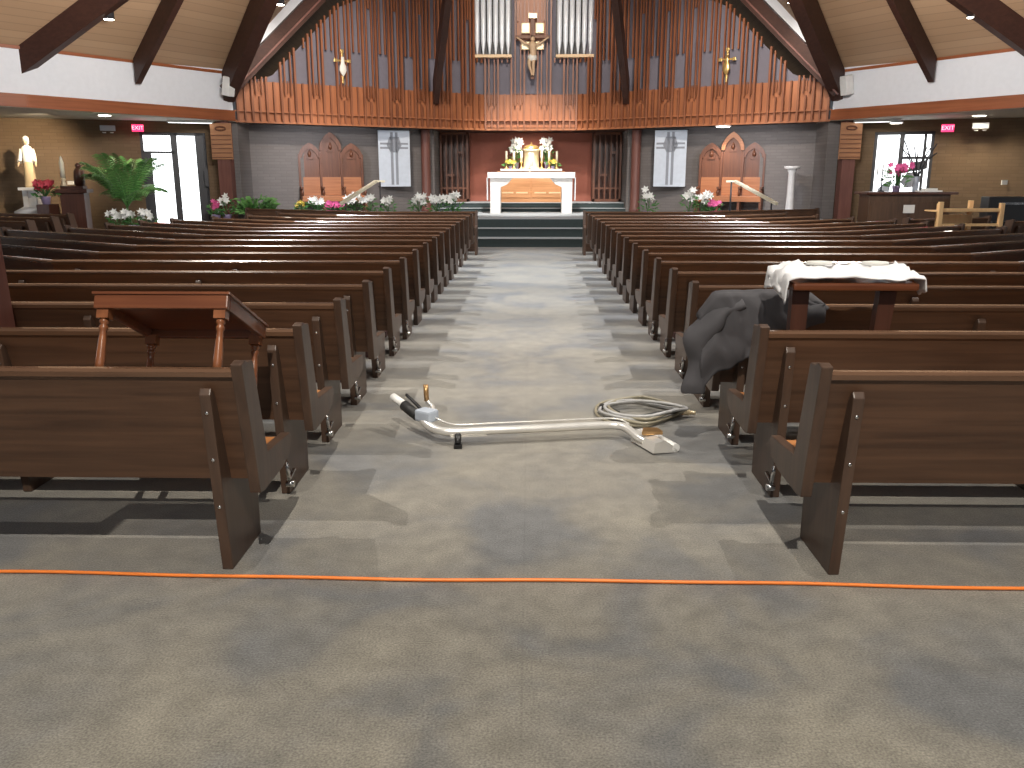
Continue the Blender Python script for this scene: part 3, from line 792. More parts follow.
# ------------------------------------------------------------------ statue, candle, cabinet (left)
o = thing('statue_pedestal','white stepped stone pedestal under the robed statue','pedestal',(-10.75,18.75,0))
MB().lathe([(.40,0),(.40,.86),(.20,.96)],seg=8).build('base','marble',o); MB().b2(-.15,-.04,-.12,.12,.94,1.32).b2(.04,.15,-.12,.12,.94,1.32).b2(-.05,.05,-.10,.10,.94,1.32).build('shaft','marble',o); MB().b2(-.2,.2,-.18,.18,1.30,1.36).build('cap','marble',o)
o = thing('robed_statue','robed saint statue on a white pedestal against the lit brick wall','statue',(-10.75,18.75,1.36),math.radians(15))
o.scale = (.68,.8,.94)
MB().lathe([(.17,0),(.18,.05),(.155,.3),(.15,.5),(.135,.62)],seg=16,sy=.75).build('lower_robe','robe_t',o)
m = MB().lathe([(.145,.50),(.15,.62),(.165,.75),(.17,.84),(.12,.90),(.055,.93),(.05,.97)],seg=16,sy=.72)
for s in (-1,1):
    m.tube(spline([(s*.15,0,.84),(s*.20,-.02,.68),(s*.22,-.10,.56)],4),[.06,.06,.058,.055,.055,.052,.05,.055,.06],8)
m.build('cloak','robe',o)
MB().ball((0,-.01,1.02),.075,1,1,1.2).build('head','skin',o)
for s in (-1,1): MB().tube([(s*.22,-.10,.56),(s*.25,-.14,.50),(s*.26,-.17,.46)],[.025,.028,.012],6).build('hand','skin',o)
MB().lathe([(.08,.96),(.092,1.03),(.085,1.10),(.03,1.14)],(0,.015,0),12).build('veil','robe',o)
o = thing('prayer_cabinet','dark wooden cabinet with a wide ledge left of the palm','cabinet',(-9.75,18.6,0),math.radians(12)); o.scale = (.66,.8,1)
MB().b2(-.36,.36,-.25,.25,0,1.25).build('body','darktable',o,bevel=.01); MB().b2(-.48,.48,-.32,.32,1.25,1.33).build('ledge','darktable',o,bevel=.01); MB().b2(-.34,.34,-.2,.2,1.33,1.39).build('riser','darktable',o)
o = thing('dark_statuette','small dark figure on the cabinet beside the tall candle','statue',(-9.62,18.62,1.39))
MB().lathe([(.10,0),(.11,.2),(.10,.3),(.05,.38)],seg=12).ball((0,0,.42),.06).build('figure','darktable',o)
o = thing('tall_candle','thick cream candle on a turned holder left of the palm','candle',(-9.88,18.45,1.39))
MB().lathe([(.07,0),(.05,.03),(.03,.10),(.05,.14),(.04,.17)],seg=12).build('holder','gold_soft',o); MB().lathe([(.042,.17),(.045,.48),(.02,.58),(.005,.62)],seg=12).build('wax','wax',o)
o = potted('red_bouquet','red and pink bouquet at the statue feet',(-10.22,18.3,1.02),.30,.22,26,'red',.09,.10,.16,60,None)
tag(MB().b2(-10.33,-10.06,18.1,18.5,0,1.02).build('flower_table','darktable',bevel=.01),'small dark table carrying the red bouquet','table')
tag(MB().b2(-.10,.10,-.01,.01,-.04,.04).build('wall_plaque','paper',loc=(-10.36,19.65,1.45),rz=math.radians(-24)),'small white plaque on the brick wall beside the statue','plaque')

# ------------------------------------------------------------------ right side furniture
o = thing('sacristy_cabinet','dark brown cabinet with doors below the right window','cabinet',(7.55,17.9,0))
MB().b2(-.80,.80,-.28,.28,0,1.24).build('body','cabinet',o,bevel=.01); MB().b2(-.88,.92,-.34,.34,1.24,1.29).build('worktop','darktable',o,bevel=.01)
for s in (-1,1): 
    d = MB().b2(min(s*.03,s*.76),max(s*.03,s*.76),-.30,-.28,.08,1.10).build('door','cabinet',o,bevel=.006)
    MB().lathe([(.015,0),(.02,.02)],(s*.1,-.31,.7),8).build('knob','brass',d)
MB().b2(-.12,.10,-.312,-.30,.88,1.04).build('notice','paper',o)
o = potted('magenta_orchid','magenta and white flower arrangement on the right dark cabinet',(7.35,17.85,1.29),.42,.24,20,'pink',.07,.08,.12,50,None)
o = thing('glass_vase','tall glass vase with bare dark twigs on the right cabinet','vase',(7.75,17.9,1.29))
MB().lathe([(.05,0),(.06,.15),(.04,.25),(.05,.3)],seg=12).build('vase','bluegrey',o)
m = MB()
for i in range(9):
    a = i*.7; m.tube([(0,0,.2),(.15*math.cos(a),.1*math.sin(a),.6),(.36*math.cos(a),.2*math.sin(a),.75+.25*random.random())],.012,5)
m.build('twigs','dkframe',o)
o = thing('candelabrum','dark metal candle stand on the left end of the cabinet','candle holder',(7.05,17.85,1.29))
m = MB().tube([(0,0,0),(0,0,.4)],.012,6)
for k in (-1,1): m.tube([(0,0,.22),(k*.1,0,.24),(k*.1,0,.36)],.010,6)
m.lathe([(.07,0),(.06,.02),(.01,.03)],seg=12); m.build('stand','dkframe',o)
for k in (-1,0,1): MB().lathe([(.018,0),(.018,.12),(.002,.13)],(k*.1,0,.36 if k else .4),8).build('candle','white',o)
tag(MB().b2(-.22,.22,-.14,.14,0,.03).b2(-.1,.14,-.1,.1,.03,.07).build('papers',M['paper'],loc=(7.95,17.75,1.29)),'loose white papers on the cabinet top','papers')
# pine rack
o = thing('pine_rack','pale pine wooden rack standing among the right pews','rack',(7.0,14.3,0),math.radians(4))
for (x,y,h) in ((-.50,-.22,1.20),(.50,-.22,1.18),(-.26,.25,1.16),(.26,.25,1.21)):
    MB().b2(x-.035,x+.035,y-.03,y+.03,0,h).build('post','pine',o,bevel=.006)
MB().b2(-.5,.5,-.24,-.20,1.05,1.10).build('shelf_rail','pine',o); MB().b2(-.5,.5,-.22,.26,1.04,1.06).build('shelf','pine',o)
MB().b2(-.5,.5,-.24,-.20,.82,.86).b2(-.3,.3,.22,.26,.84,.98).build('lower_rail','pine',o)
o = thing('upright_piano','dark upright piano at the right edge by the brick wall','piano',(9.35,16.6,0),math.radians(-8))
MB().b2(-.75,.75,-.1,.35,0,1.22).build('case','black',o,bevel=.015); MB().b2(-.75,.75,-.4,-.1,.62,.78).build('keyboard_shelf','black',o,bevel=.01); MB().b2(-.6,.2,-.13,-.10,1.08,1.12).build('music_desk','chrome',o)
tag(MB().b2(-.09,.09,-.01,.01,-.05,.05).build('wall_plate','paper',loc=(10.55,19.85,1.46),rz=math.radians(24)),'small white plate on the right brick wall above the piano','plaque')

# ------------------------------------------------------------------ pews
def frames(path):
    """mitred forward offsets for a plan path (altar side positive)"""
    P = [Vector(p) for p in path]; N = []
    for a,b in zip(P,P[1:]):
        d = (b-a).normalized(); n_ = Vector((-d.y,d.x)); 
        if n_.y < 0: n_ = -n_
        N.append(n_)
    out = []
    for i in range(len(P)):
        if i == 0: out.append(N[0])
        elif i == len(P)-1: out.append(N[-1])
        else:
            m = (N[i-1]+N[i]).normalized(); out.append(m/m.dot(N[i]))
    return P, out
def sweep(prof, path, sm=False):
    """prof: closed list of (u,z), u towards the altar"""
    P, F = frames(path); n = len(prof); vs = []; fs = []
    for p, f in zip(P,F):
        for u,z in prof: vs.append((p.x+f.x*u, p.y+f.y*u, z))
    for i in range(len(P)-1):
        for k in range(n):
            j = (k+1)%n; fs.append((i*n+k,i*n+j,(i+1)*n+j,(i+1)*n+k))
    fs.append(tuple(range(n))[::-1]); fs.append(tuple(range((len(P)-1)*n,len(P)*n)))
    return MB().add(vs,fs)
BACK = [(.000,.845),(.032,.845),(.150,.38),(.125,.38)]
RAIL = [(-.008,.842),(.044,.842),(.046,.860),(.038,.872),(.020,.876),(.002,.873),(-.008,.862)]
SEAT = [(.142,.425),(.50,.445),(.52,.435),(.52,.415),(.146,.395)]
def trim_path(path, a, b):
    """path shortened by a at the start, b at the end"""
    P = [Vector(p) for p in path]
    P[0] = P[0]+(P[1]-P[0]).normalized()*a; P[-1] = P[-1]+(P[-2]-P[-1]).normalized()*b
    return [tuple(p) for p in P]
END = [(-.045,.900),(.005,.908),(.035,.895),(.095,.890),(.205,.475),(.54,.455),(.56,.43),(.52,.36),(.40,.335),(.13,.325),(.075,.335)]
SUP = [(-.030,.775),(-.015,.80),(.000,.79),(.035,.745),(.150,.38),(.445,.39),(.445,0),(.06,0)]
def slab(prof, at, dirv, fwd, th):
    """plate whose outline prof (u,z) stands at plan point `at`, thickness th along dirv"""
    n = len(prof); vs = []
    for t in (0,th):
        for u,z in prof: vs.append((at.x+dirv.x*t+fwd.x*u, at.y+dirv.y*t+fwd.y*u, z))
    fs = [tuple(range(n))[::-1],tuple(range(n,2*n))]+[(i,(i+1)%n,(i+1)%n+n,i+n) for i in range(n)]
    return MB().add(vs,fs)
def pew(path, label, group, supports=(.135,1.49,2.9), detail=True, kneeler=True, outer_end=True):
    P, F = frames(path)
    o = thing('pew',label,'pew',(P[0].x,P[0].y,0),group=group)
    d0 = (P[1]-P[0]).normalized(); dn = (P[-2]-P[-1]).normalized()
    inner = trim_path(path,.04,.04 if outer_end else 0)
    sweep(BACK,inner).build('backrest','pew',o,True)
    sweep(RAIL,inner).build('top_rail','rail',o,True)
    sweep(SEAT,inner).build('seat','seat',o,True)
    slab(END,P[0],d0,F[0],.045).build('end_panel','pew_end',o,True,bevel=.006 if detail else 0)
    if outer_end: slab(END,P[-1],dn,F[-1],.045).build('end_panel','pew_end',o,True)
    # supports measured along the path
    for sd in supports:
        rest = sd; 
        for (a,b) in zip(P,P[1:]):
            L = (b-a).length
            if rest < L-.1: break
            rest -= L
        else: continue
        d = (b-a).normalized(); n_ = Vector((-d.y,d.x)); n_ = n_ if n_.y>0 else -n_
        at = a+d*rest
        sp = slab(SUP,at,d,n_,.045).build('support','pew_end',o,True,bevel=.005 if detail else 0)
        if detail:
            m = MB()
            for z,u in ((.70,-.020),(.50,.003),(.29,.028)):
                c = at+d*.0225+n_*(u-.002); m.ball((c.x,c.y,z),.008,1,.5,1,8,6)
            m.build('screws','chrome',sp,False).location = -o.location
    if kneeler:
        kp = trim_path(path[:2],.18,.25)
        sweep([(-.075,.20),(.045,.20),(.045,.25),(-.075,.25)],kp).build('kneeler','cushion',o,True)
        if detail:
            for sd in (.12,1.7):
                at = P[0]+d0*sd; f = F[0]
                m = MB().tube([(at.x,at.y+.10,.12),(at.x,at.y-.0,.10),(at.x,at.y-.02,.20)],.010,8).tube([(at.x-.02,at.y+.02,.07),(at.x+.02,at.y+.02,.07)],.018,10)
                m.build('kneeler_bracket','chrome',o,True)
    return o
NUM = ['first','second','third','fourth','fifth','sixth','seventh','eighth','ninth','tenth','eleventh','twelfth','thirteenth','fourteenth','fifteenth','sixteenth','seventeenth','eighteenth']
ROWS = [3.22,4.10,4.98,5.86,6.72,7.58,8.42,9.27,10.15,10.98,11.80,12.62,13.45,14.35,15.45,16.65]
OUT = [7.4]*9+[6.75,6.5,6.3,6.1,5.65,5.35,5.1,4.85,4.6]
KX = [4.25]*8+[4.2,4.15,4.1,4.05,4.0,3.9,3.8,3.7,3.55,3.4]
for s in (-1,1):
    sd = 'left' if s<0 else 'right'
    for k in range(16):
        D = ROWS[k]
        path = [(s*1.10,D),(s*KX[k],D),(s*OUT[k],D+(OUT[k]-KX[k])*.6)]
        lab = 'dark walnut pew, %s row counted from the camera %s of the aisle' % (NUM[k],sd)
        if k == 0: lab = 'nearest dark walnut pew %s of the aisle, close to the orange cord' % sd
        if k == 15: lab = 'farthest dark walnut pew %s of the aisle, before the altar steps' % sd
        pew(path,lab,'walnut pews %s of the aisle' % sd,detail=k<7,kneeler=1<=k<9)
SIDE = {-1:[[(-8.9,16.7),(-11.2,17.5)],[(-8.5,15.4),(-11.2,16.5)],[(-8.2,14.1),(-11.2,15.5)],[(-8.0,12.8),(-11.2,14.4)]],
        1:[[(6.5,15.2),(8.3,15.95)],[(7.9,14.5),(9.8,15.4)],[(8.1,13.1),(10.8,14.5)]]}
for s in (-1,1):
    for i,p in enumerate(SIDE[s]):
        pew(p,'short angled pew beyond the %s side aisle, %s from the brick wall' % ('left' if s<0 else 'right',NUM[i]),'angled pews beyond the side aisles',supports=(.16,),detail=False,kneeler=False)
# frontal panels before the first pews
for s in (-1,1):
    fp = [(s*1.10,18.22),(s*3.4,18.22),(s*6.5,19.9)]
    o = thing('frontal_panel','dark wooden frontal panel between the front %s pew and the altar steps' % ('left' if s<0 else 'right'),'panel',(s*1.1,18.22,0),group='frontal panels')
    sweep([(0,.05),(.03,.05),(.03,.85),(0,.85)],fp).build('panel','pew',o,True)
    sweep([(-.02,.85),(.05,.85),(.05,.88),(-.02,.88)],fp).build('top_rail','rail',o,True)
    sweep([(-.30,.55),(.0,.57),(.0,.59),(-.30,.57)],trim_path(fp,.1,.1)).build('book_shelf','pew',o,True)
    P,F = frames(fp)
    slab([(-.32,0),(.06,0),(.06,.90),(-.03,.90),(-.08,.60),(-.32,.56)],P[0],(P[1]-P[0]).normalized(),F[0],.05).build('end_panel','pew_end',o,True)
    slab([(-.32,0),(.06,0),(.06,.90),(-.03,.90),(-.08,.60),(-.32,.56)],P[-1],(P[-2]-P[-1]).normalized(),F[-1],.05).build('end_panel','pew_end',o,True)

# brown post at the left edge
tag(MB().add([(-3.4,4.62,0),(-2.985,4.62,0),(-2.985,4.90,0),(-3.4,4.90,0),(-3.4,4.62,2.86),(-3.085,4.62,2.86),(-3.085,4.90,2.86),(-3.4,4.90,2.86)],
   [(0,3,2,1),(4,5,6,7),(0,1,5,4),(1,2,6,5),(2,3,7,6),(3,0,4,7)]).build('wooden_post','column'),'reddish brown square post at the left edge between the pews','post')

# ------------------------------------------------------------------ turned-leg table tipped on the left pew
th = math.radians(24.5)
o = thing('turned_leg_table','tipped cherry wood table with four turned legs on the nearest left pew','table',(-1.51,3.72,.46))
R = Matrix.Rotation(-th,3,'X')
O = Vector((-1.50,3.45,1.138))          # middle of the near top edge
def T(p): return O + R @ Vector(p)
W,Dp = .55,.52
def tbox(x0,x1,y0,y1,z0,z1):
    m = MB().b2(x0,x1,y0,y1,z0,z1); m.v = [T(v) for v in m.v]; return m
tbox(-W/2+.03,W/2-.03,.03,Dp-.03,-.03,-.015).build('table_top','cherry',o,True)
tbox(-W/2-.008,W/2+.008,-.008,Dp+.008,-.008,.004).build('table_edge','cherry',o,True,bevel=.003)
for a in (tbox(-W/2,W/2,0,.03,-.065,0),tbox(-W/2,W/2,Dp-.03,Dp,-.065,0),tbox(-W/2,-W/2+.03,.03,Dp-.03,-.065,0),tbox(W/2-.03,W/2,.03,Dp-.03,-.065,0)):
    a.build('apron','cherry',o,True,bevel=.006)
for (x,y,L) in ((-W/2+.035,.035,.36),(W/2-.035,.035,.36),(-W/2+.035,Dp-.035,.56),(W/2-.035,Dp-.035,.56)):
    prof = [(.012,-.10),(.019,-.106),(.019,-.118),(.012,-.124),(.018,-.134),(.018,-.144),(.013,-.152),(.015,-.18),(.019,-.27),(.019,-L+.06),(.012,-L+.05),(.018,-L+.035),(.015,-L)]
    m = MB().lathe(prof[::-1],(x,y,0),14).b2(x-.024,x+.024,y-.024,y+.024,-.102,-.06); m.v = [T(v) for v in m.v]; m.build('leg','cherry_z',o,True)

# ------------------------------------------------------------------ stand with white cloth (right)
o = thing('small_stand','dark wooden stand under a white cloth behind the second right pew','table',(1.62,4.45,.45))
MB().b2(1.31,1.93,4.28,4.62,1.045,1.083).build('table_top','cherry',o,True,bevel=.012)
for x,dx in ((1.33,-.0),(1.77,-.04)):
    MB().prism([(x,1.045),(x+.085,1.045),(x+.07+dx,.45),(x+dx,.45)],4.36,4.42,'Y').build('leg','darktable',o,True)
    x = x*1.04
    MB().prism([(x,1.045),(x+.085,1.045),(x+.07+dx,.45),(x+dx,.45)],4.52,4.57,'Y').build('leg','darktable',o,True)
MB().b2(1.39,1.86,4.38,4.40,.60,.66).build('stretcher','darktable',o,True)
def cloth(name, x0,x1,y0,y1,z,mat,label,cat,ov=(.1,.0,.0,.0),amp=.012,n=36,group=None):
    """cloth laid on a top: overhangs (left,right,front,back) fall over the edges"""
    m = MB(); vs = []; X0 = x0-ov[0]; X1 = x1+ov[1]; Y0 = y0-ov[2]; Y1 = y1+ov[3]
    for j in range(n+1):
        for i in range(n+1):
            x = X0+(X1-X0)*i/n; y = Y0+(Y1-Y0)*j/n; zz = z
            nz = noise.noise(Vector((x*9,y*9,3)))*.5+noise.noise(Vector((x*23,y*19,7)))*.3
            zz += .008+amp*max(0,nz+.42)*min(1,.25+(y-y0)*12 if y>y0 else .25)
            if x < x0: 
                dd = x0-x; zz -= dd*.95; x = x0-.012-.10*dd-.01*abs(nz)
            if x > x1:
                dd = x-x1; fr = max(0,1-abs((y-y0)/(y1-y0)-.2)*2.2); zz -= dd*.95*fr+.0; x = x1+.012+.1*dd+.0*nz
            if y < y0: dd = y0-y; zz -= dd*.95; y = y0-.012
            vs.append((x,y,max(zz,z-.16)))
    fs = [(j*(n+1)+i,j*(n+1)+i+1,(j+1)*(n+1)+i+1,(j+1)*(n+1)+i) for j in range(n) for i in range(n)]
    m.add(vs,fs,True); ob = m.build(name,mat)
    sm = ob.modifiers.new('thick','SOLIDIFY'); sm.thickness = .006; sm.offset = 1
    return tag(ob,label,cat,group)
cloth('white_cloth',1.30,1.94,4.283,4.63,1.085,'cloth','rumpled white cloth draped over the small stand among the right pews','cloth',ov=(.13,.11,.0,.05),amp=.085)
for x,y in ((1.50,4.50),(1.78,4.49)):
    tag(MB().lathe([(.02,0),(.05,.005),(.045,.02),(.01,.024)],seg=14,sx=1.5,sy=1).build('small_dish','paper',loc=(x,y,1.150)),'flat tan dish lying on the %s of the white cloth' % ('left' if x<1.6 else 'right'),'dish','dishes on the white cloth')

# ------------------------------------------------------------------ coat over the third right pew
def coat():
    o = thing('draped_coat','charcoal coat thrown over the end of the third right pew','coat',(1.3,5.0,.87))
    nu,nv = 44,40; vs = []
    for i in range(nu+1):
        u = i/nu; Xc = .985+u*.69
        zb = [.50,.50,.53,.57,.60,.64,.70,.76,.80][min(8,int(u*8))]; zb2 = [.50,.50,.53,.57,.60,.64,.70,.76,.80][min(8,int(u*8)+1)]; fr = u*8-int(u*8)
        zb = zb*(1-fr)+zb2*fr
        for j in range(nv+1):
            v = j/nv
            if v < .3:                      # altar side
                t = v/.3; y = 5.09-.03*t; z = .66+.26*t
            elif v < .45:                   # over the rail
                t = (v-.3)/.15; y = 5.06-.13*t; z = .91+.02*math.sin(t*PI)
            else:
                t = (v-.45)/.55; y = 4.93-.07*math.sin(min(1,t*1.4)*PI/2)+.03*t; z = .92+(zb-.92)*t
            p = Vector((Xc,y,z))
            nn = noise.noise(Vector((Xc*5,z*3.5,v*2)))*.055+noise.noise(Vector((Xc*16+z*6,z*3,1)))*.022
            if v > .3: p.y -= abs(nn)*1.2; p.z += nn*.35
            p.x += .02*noise.noise(Vector((v*6,u*5,9)))
            if u < .12:                     # rolled over the pew end
                p.z -= (.12-u)*1.0
            p.z += .02*math.sin(u*PI)*(1 if v<.6 else 0)
            if u > .8: p.z -= (u-.8)*.30*(1 if v < .6 else 0)
            vs.append(p)
    fs = [(i*(nv+1)+j,i*(nv+1)+j+1,(i+1)*(nv+1)+j+1,(i+1)*(nv+1)+j) for i in range(nu) for j in range(nv)]
    b = MB().add(vs,fs,True).build('coat_body','coat',o,True)
    md = b.modifiers.new('thick','SOLIDIFY'); md.thickness = .02; md.offset = 0
    def sleeve(pts,rs,name):
        m = MB(); P = spline(pts,8); n_ = len(P); R_ = []
        for i in range(n_):
            t = i/(n_-1)*(len(rs)-1); k = min(len(rs)-2,int(t)); R_.append(rs[k]*(1-(t-k))+rs[k+1]*(t-k))
        m.tube(P,R_,18,flat=.75); ob = m.build(name,'coat',o,True)
        for vtx in ob.data.vertices:
            w = vtx.co*7; vtx.co += Vector((noise.noise(w),noise.noise(w+Vector((5,0,0))),noise.noise(w+Vector((0,5,0)))))*.03
    sleeve([(1.22,4.93,.90),(1.08,4.90,.82),(.97,4.90,.68),(.99,4.90,.55),(.96,4.89,.42),(.955,4.88,.37)],[.045,.070,.078,.066,.060,.052],'sleeve')
    sleeve([(1.10,4.93,.88),(1.03,4.91,.76),(1.06,4.88,.66),(1.13,4.87,.60)],[.035,.05,.045,.03],'sleeve')
    sleeve([(1.46,5.0,.90),(1.60,4.97,.91),(1.69,4.93,.86)],[.03,.045,.035],'collar')
coat()

# ------------------------------------------------------------------ orange cord
pts = []
for i in range(61):
    x = -4.2+8.4*i/60; pts.append((x, 3.19-.012*x+.008*math.sin(x*2.3)+.004*math.sin(x*6.1+1), .009))
tag(MB().tube(spline(pts,3),.0075,8).build('extension_cord','orange'),'long orange extension cord lying across the carpet in front of the pews','cord')

# ------------------------------------------------------------------ carpet cleaning wand and hose
o = thing('carpet_wand','chrome carpet cleaning wand lying in the aisle','cleaning wand',(0,5.1,0))
tubep = [(-.78,5.26,.165),(-.70,5.18,.135),(-.62,5.08,.10),(-.55,5.03,.085),(-.46,5.02,.08),(-.2,5.06,.08),(.1,5.11,.08),(.42,5.17,.08),(.55,5.18,.078),(.61,5.13,.072),(.66,5.02,.055),(.70,4.96,.045)]
MB().tube(spline(tubep,5),.026,16).build('tube','steel',o,True)
MB().tube([(-.80,5.285,.175),(-.70,5.175,.135)],.034,14).build('grip','rubber',o,True)
MB().tube([(-.885,5.38,.205),(-.80,5.285,.178)],.026,14).build('hose_cuff','white',o,True)
MB().tube(spline([(-.80,5.40,.215),(-.72,5.28,.18),(-.65,5.18,.15)],4),.010,8).build('trigger','black',o,True)
MB().tube(spline([(-.77,5.37,.200),(-.70,5.27,.17),(-.65,5.20,.14)],4),.008,8).build('trigger_wire','black',o,True)
MB().box((-.64,5.145,.150),(.12,.10,.075),rz=math.radians(-35)).build('valve_body','bluegrey',o,True,bevel=.015)
MB().tube(spline([(-.60,5.17,.17),(-.615,5.22,.19),(-.65,5.24,.215)],4),.015,10).build('elbow','steel',o,True)
MB().tube([(-.65,5.24,.215),(-.655,5.25,.32)],.016,10).build('brass_coupling','brassf',o,True)
MB().tube(spline([(-.59,5.13,.14),(-.46,5.06,.115),(-.2,5.10,.115),(.1,5.15,.115),(.42,5.21,.115),(.56,5.22,.11),(.62,5.14,.10)],5),.006,8).build('solution_line','steel',o,True)
MB().tube([(-.435,5.02,.07),(-.432,4.95,.02)],[.024,.018],12).b2(-.455,-.405,4.925,4.965,.0,.022).build('foot','black',o,True)
MB().bar((-.48,5.0,.055),(-.26,5.035,.055),.02,.008).build('foot_bracket','steel',o,True)
c = Vector((.755,4.985,0)); a = math.radians(-68); rotm = Matrix.Rotation(a,3,'Z')
prof = [(-.085,.012),(.075,.0),(.085,.012),(.06,.04),(-.01,.085),(-.07,.075)]
Wd = .14
def wedge(t0,t1,sc=1.0,dz=0):
    vs = []; n_ = len(prof)
    for t in (t0,t1):
        for u,z in prof: vs.append(c+rotm @ Vector((t,u*sc,0))+Vector((0,0,z*sc+dz)))
    return MB().add(vs,[tuple(range(n_))[::-1],tuple(range(n_,2*n_))]+[(i,(i+1)%n_,(i+1)%n_+n_,i+n_) for i in range(n_)])
wedge(-Wd,Wd).build('shoe','steel',o,True,bevel=.004)
MB().tube([c+rotm@Vector((-Wd,.070,0))+Vector((0,0,.030)),c+rotm@Vector((Wd,.070,0))+Vector((0,0,.030))],.026,12).build('lip','white',o,True)
MB().prism([(-.06,-.045),(.07,-.03),(.05,.05),(-.04,.045)],.085,.11,'Z').build('spray_shield','brassf',o,False,bevel=.006).location = (c.x-.02,c.y+.01-5.1,0)
def coil():
    o = thing('hose_coil','loose coil of clear hose beside the wand head','hose',(.76,5.72,0))
    specs = [(.76,5.74,.30,.36,.0),(.77,5.72,.27,.30,.1),(.79,5.70,.27,.33,-.12),(.75,5.66,.27,.24,.12),(.80,5.68,.26,.28,-.05),(.79,5.62,.28,.20,.05)]
    for q,(cx,cy,rx,ry,rot) in enumerate(specs):
        pts = []
        for k in range(49):
            t = 2*PI*k/48; x = rx*math.cos(t); y = ry*math.sin(t)*(1-.75*max(0,math.cos(t)))
            pts.append((cx+x*math.cos(rot)-y*math.sin(rot),cy+x*math.sin(rot)+y*math.cos(rot),.014+.012*q+.006*math.sin(3*t+q)))
        MB().tube(pts,.011,8,caps=False).build('hose_loop','hose' if q%2==0 else 'hose2',o,True)
    MB().tube([(1.03,5.66,.04),(1.09,5.655,.035)],.020,12).tube([(1.09,5.655,.035),(1.13,5.65,.033)],.013,10).build('end_fitting','gold_soft',o,True)
    MB().tube(spline([(.62,5.55,.03),(.70,5.47,.05),(.86,5.50,.07),(1.03,5.66,.045)],6),.014,10).build('lead_hose','rubber',o,True)
    MB().tube(spline([(.50,5.78,.05),(.54,5.66,.06),(.60,5.58,.05)],6),.014,10).build('dark_connector','rubber',o,True)
coil()

# ------------------------------------------------------------------ lamps in view
downlight((-8.02,17.3,4.49),'lit ceiling downlight between the two left beams')
downlight((-5.29,19.3,5.10),'lit ceiling downlight left of the organ screen')
downlight((5.42,19.3,5.10),'lit ceiling downlight right of the organ screen')
downlight((8.16,17.2,4.45),'lit ceiling downlight on the right sloping boards')
downlight((-8.97,18.7,2.838),'lit soffit downlight in front of the left brick wall',.12,False)
downlight((8.25,20.4,2.76),'lit soffit downlight above the right window',.12,False)
downlight((9.50,19.2,2.838),'lit soffit downlight at the far right',.12,False)
downlight((4.84,22.6,2.80),'lit downlight under the screen above the right gothic chairs',.16,False)
for s in (-1,1):
    o = thing('fluorescent_fixture','pale fluorescent strip under the soffit above the %s' % ('left door' if s<0 else 'right window'),'light',(s*7.9,20.6,2.82),-s*math.radians(-24) if s<0 else math.radians(-24),group='soffit strips')
    o.rotation_euler.z = s*math.radians(-24)
    MB().b2(-.5,.5,-.06,.06,-.02,.028).build('housing','white',o); MB().b2(-.47,.47,-.05,.05,-.03,-.02).build('diffuser','tube',o)

# ------------------------------------------------------------------ lights
def spot(loc, to, power, size=60, blend=.6, col=(1,.93,.84), rad=.08):
    l = bpy.data.lights.new('spot','SPOT'); l.energy = power; l.spot_size = math.radians(size); l.spot_blend = blend
    l.color = col; l.shadow_soft_size = rad
    o = bpy.data.objects.new('spot_lamp',l); COL.objects.link(o); o.location = loc
    d = Vector(to)-Vector(loc); o.rotation_euler = d.to_track_quat('-Z','Y').to_euler(); return o
def area(loc, to, power, sx, sy, col=(1,1,1)):
    l = bpy.data.lights.new('area','AREA'); l.shape = 'RECTANGLE'; l.size = sx; l.size_y = sy; l.energy = power; l.color = col
    o = bpy.data.objects.new('area_lamp',l); COL.objects.link(o); o.location = loc
    d = Vector(to)-Vector(loc); o.rotation_euler = d.to_track_quat('-Z','Y').to_euler(); return o
for y,p,c_ in ((6.3,1350,(1,.93,.84)),(8.6,1500,(1,.96,.91)),(10.8,1800,(.96,.97,.98)),(13.4,2300,(.92,.96,1)),(16.0,2800,(.90,.95,1)),(18.6,3000,(.90,.95,1))):
    for x in (-5.0,5.0):
        spot((x,y,7.6),(x*.40,y+.1,0),p*1.12,50,.6,c_,.03)
spot((.2,-1.9,7.6),(.1,1.2,0),2700,66,.7,(1,.92,.80),.04)
spot((0,3.3,8.2),(0,3.9,0),600,66,.6,(1,.93,.83),.05)
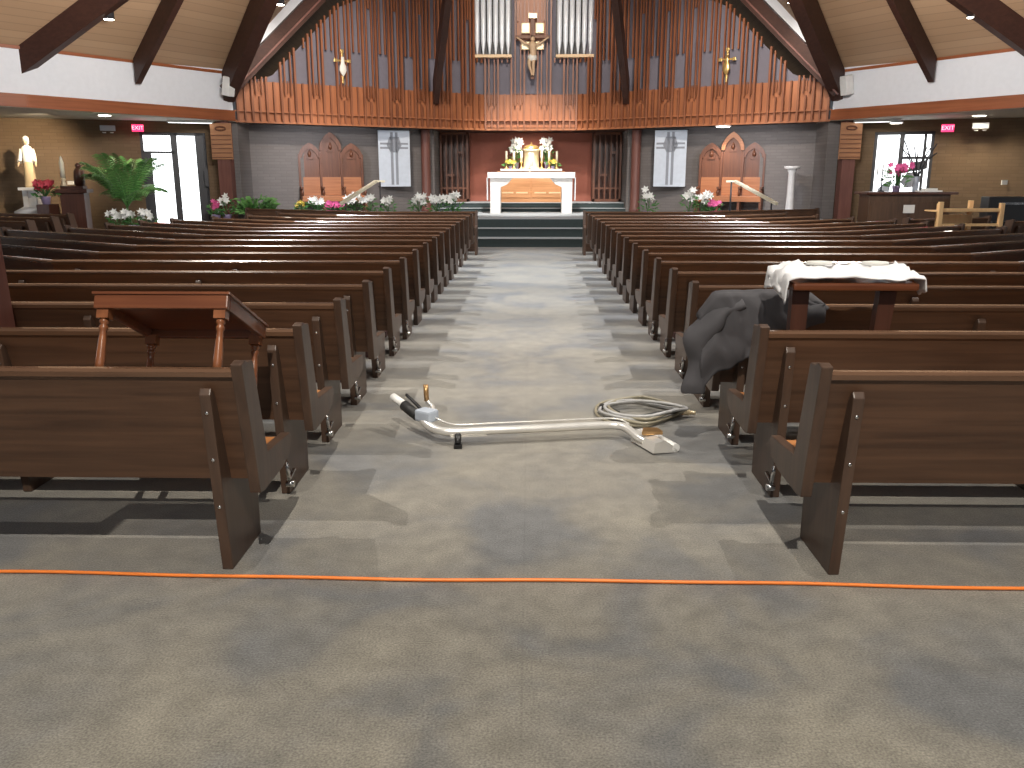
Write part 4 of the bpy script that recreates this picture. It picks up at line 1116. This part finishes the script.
# sanctuary and screen
spot((0,16.5,8.0),(0,25,4.6),1700,42,.8,(1,.88,.76),.15)
for s in (-1,1):
    spot((s*3.5,17.5,5.6),(s*4.6,23.5,3.0),900,64,.8,(1,.87,.75),.15)
    spot((s*5.9,19.3,4.7),(s*6.6,21.2,3.2),60,60,.9,(1,.85,.7),.05)
    spot((s*5.3,19.2,5.0),(s*6.6,20.9,4.4),190,60,.9,(1,.93,.85),.05)
    spot((s*4.9,20.3,2.6),(s*5.2,23.3,1.0),150,110,.9,(.9,.92,1),.2)
    area((s*3.0,12.5,4.6),(s*8.4,18.0,4.6),420,3,1,(1,.96,.92))  # uplight added without a fixture to brighten ceiling boards and upper walls
spot((0,20.5,7.0),(0,24.6,1.0),2600,46,.7,(1,.96,.9),.15)
spot((0,25.55,2.80),(0,26.7,1.2),110,120,.8,(1,.88,.75),.1)  # spot added inside the niche to lift the red wall
spot((4.84,22.6,2.75),(5.1,23.3,.8),60,90,.8,(1,.85,.7),.05)
spot((-9.8,17.9,2.75),(-11.1,19.4,1.9),260,75,.8,(1,.80,.55),.04)
spot((-8.97,18.7,2.78),(-9.2,19.8,1.2),25,110,.8,(1,.80,.55),.04)
spot((9.50,19.2,2.78),(9.9,19.8,1.0),90,125,.8,(1,.82,.58),.04)
spot((8.25,20.3,2.72),(8.2,20.8,1.0),12,130,.8,(1,.82,.58),.04)
# cool fill added from both sides, out of view; no windows stand there
for s in (-1,1):
    area((s*14.5,9.0,2.0),(s*6,16,4.2),90,5,1.6,(.86,.93,1.0))
area((0,-2.5,3.0),(0,4.0,.5),50,7,1.5,(1,.97,.92))  # soft fill added behind the camera for the near pews
spot((0,18.6,5.5),(0,21.3,.6),300,95,.8,(1,.98,.95),.1)  # spot added to brighten the flowers along the platform front

w = bpy.data.worlds.new('world'); SC.world = w; w.use_nodes = True
w.node_tree.nodes['Background'].inputs[0].default_value = (.86,.92,1,1)
w.node_tree.nodes['Background'].inputs[1].default_value = .065
SC.view_settings.view_transform = 'Standard'; SC.view_settings.look = 'None'
SC.view_settings.exposure = 0.13; SC.view_settings.gamma = 1; SC.view_settings.use_curve_mapping = False
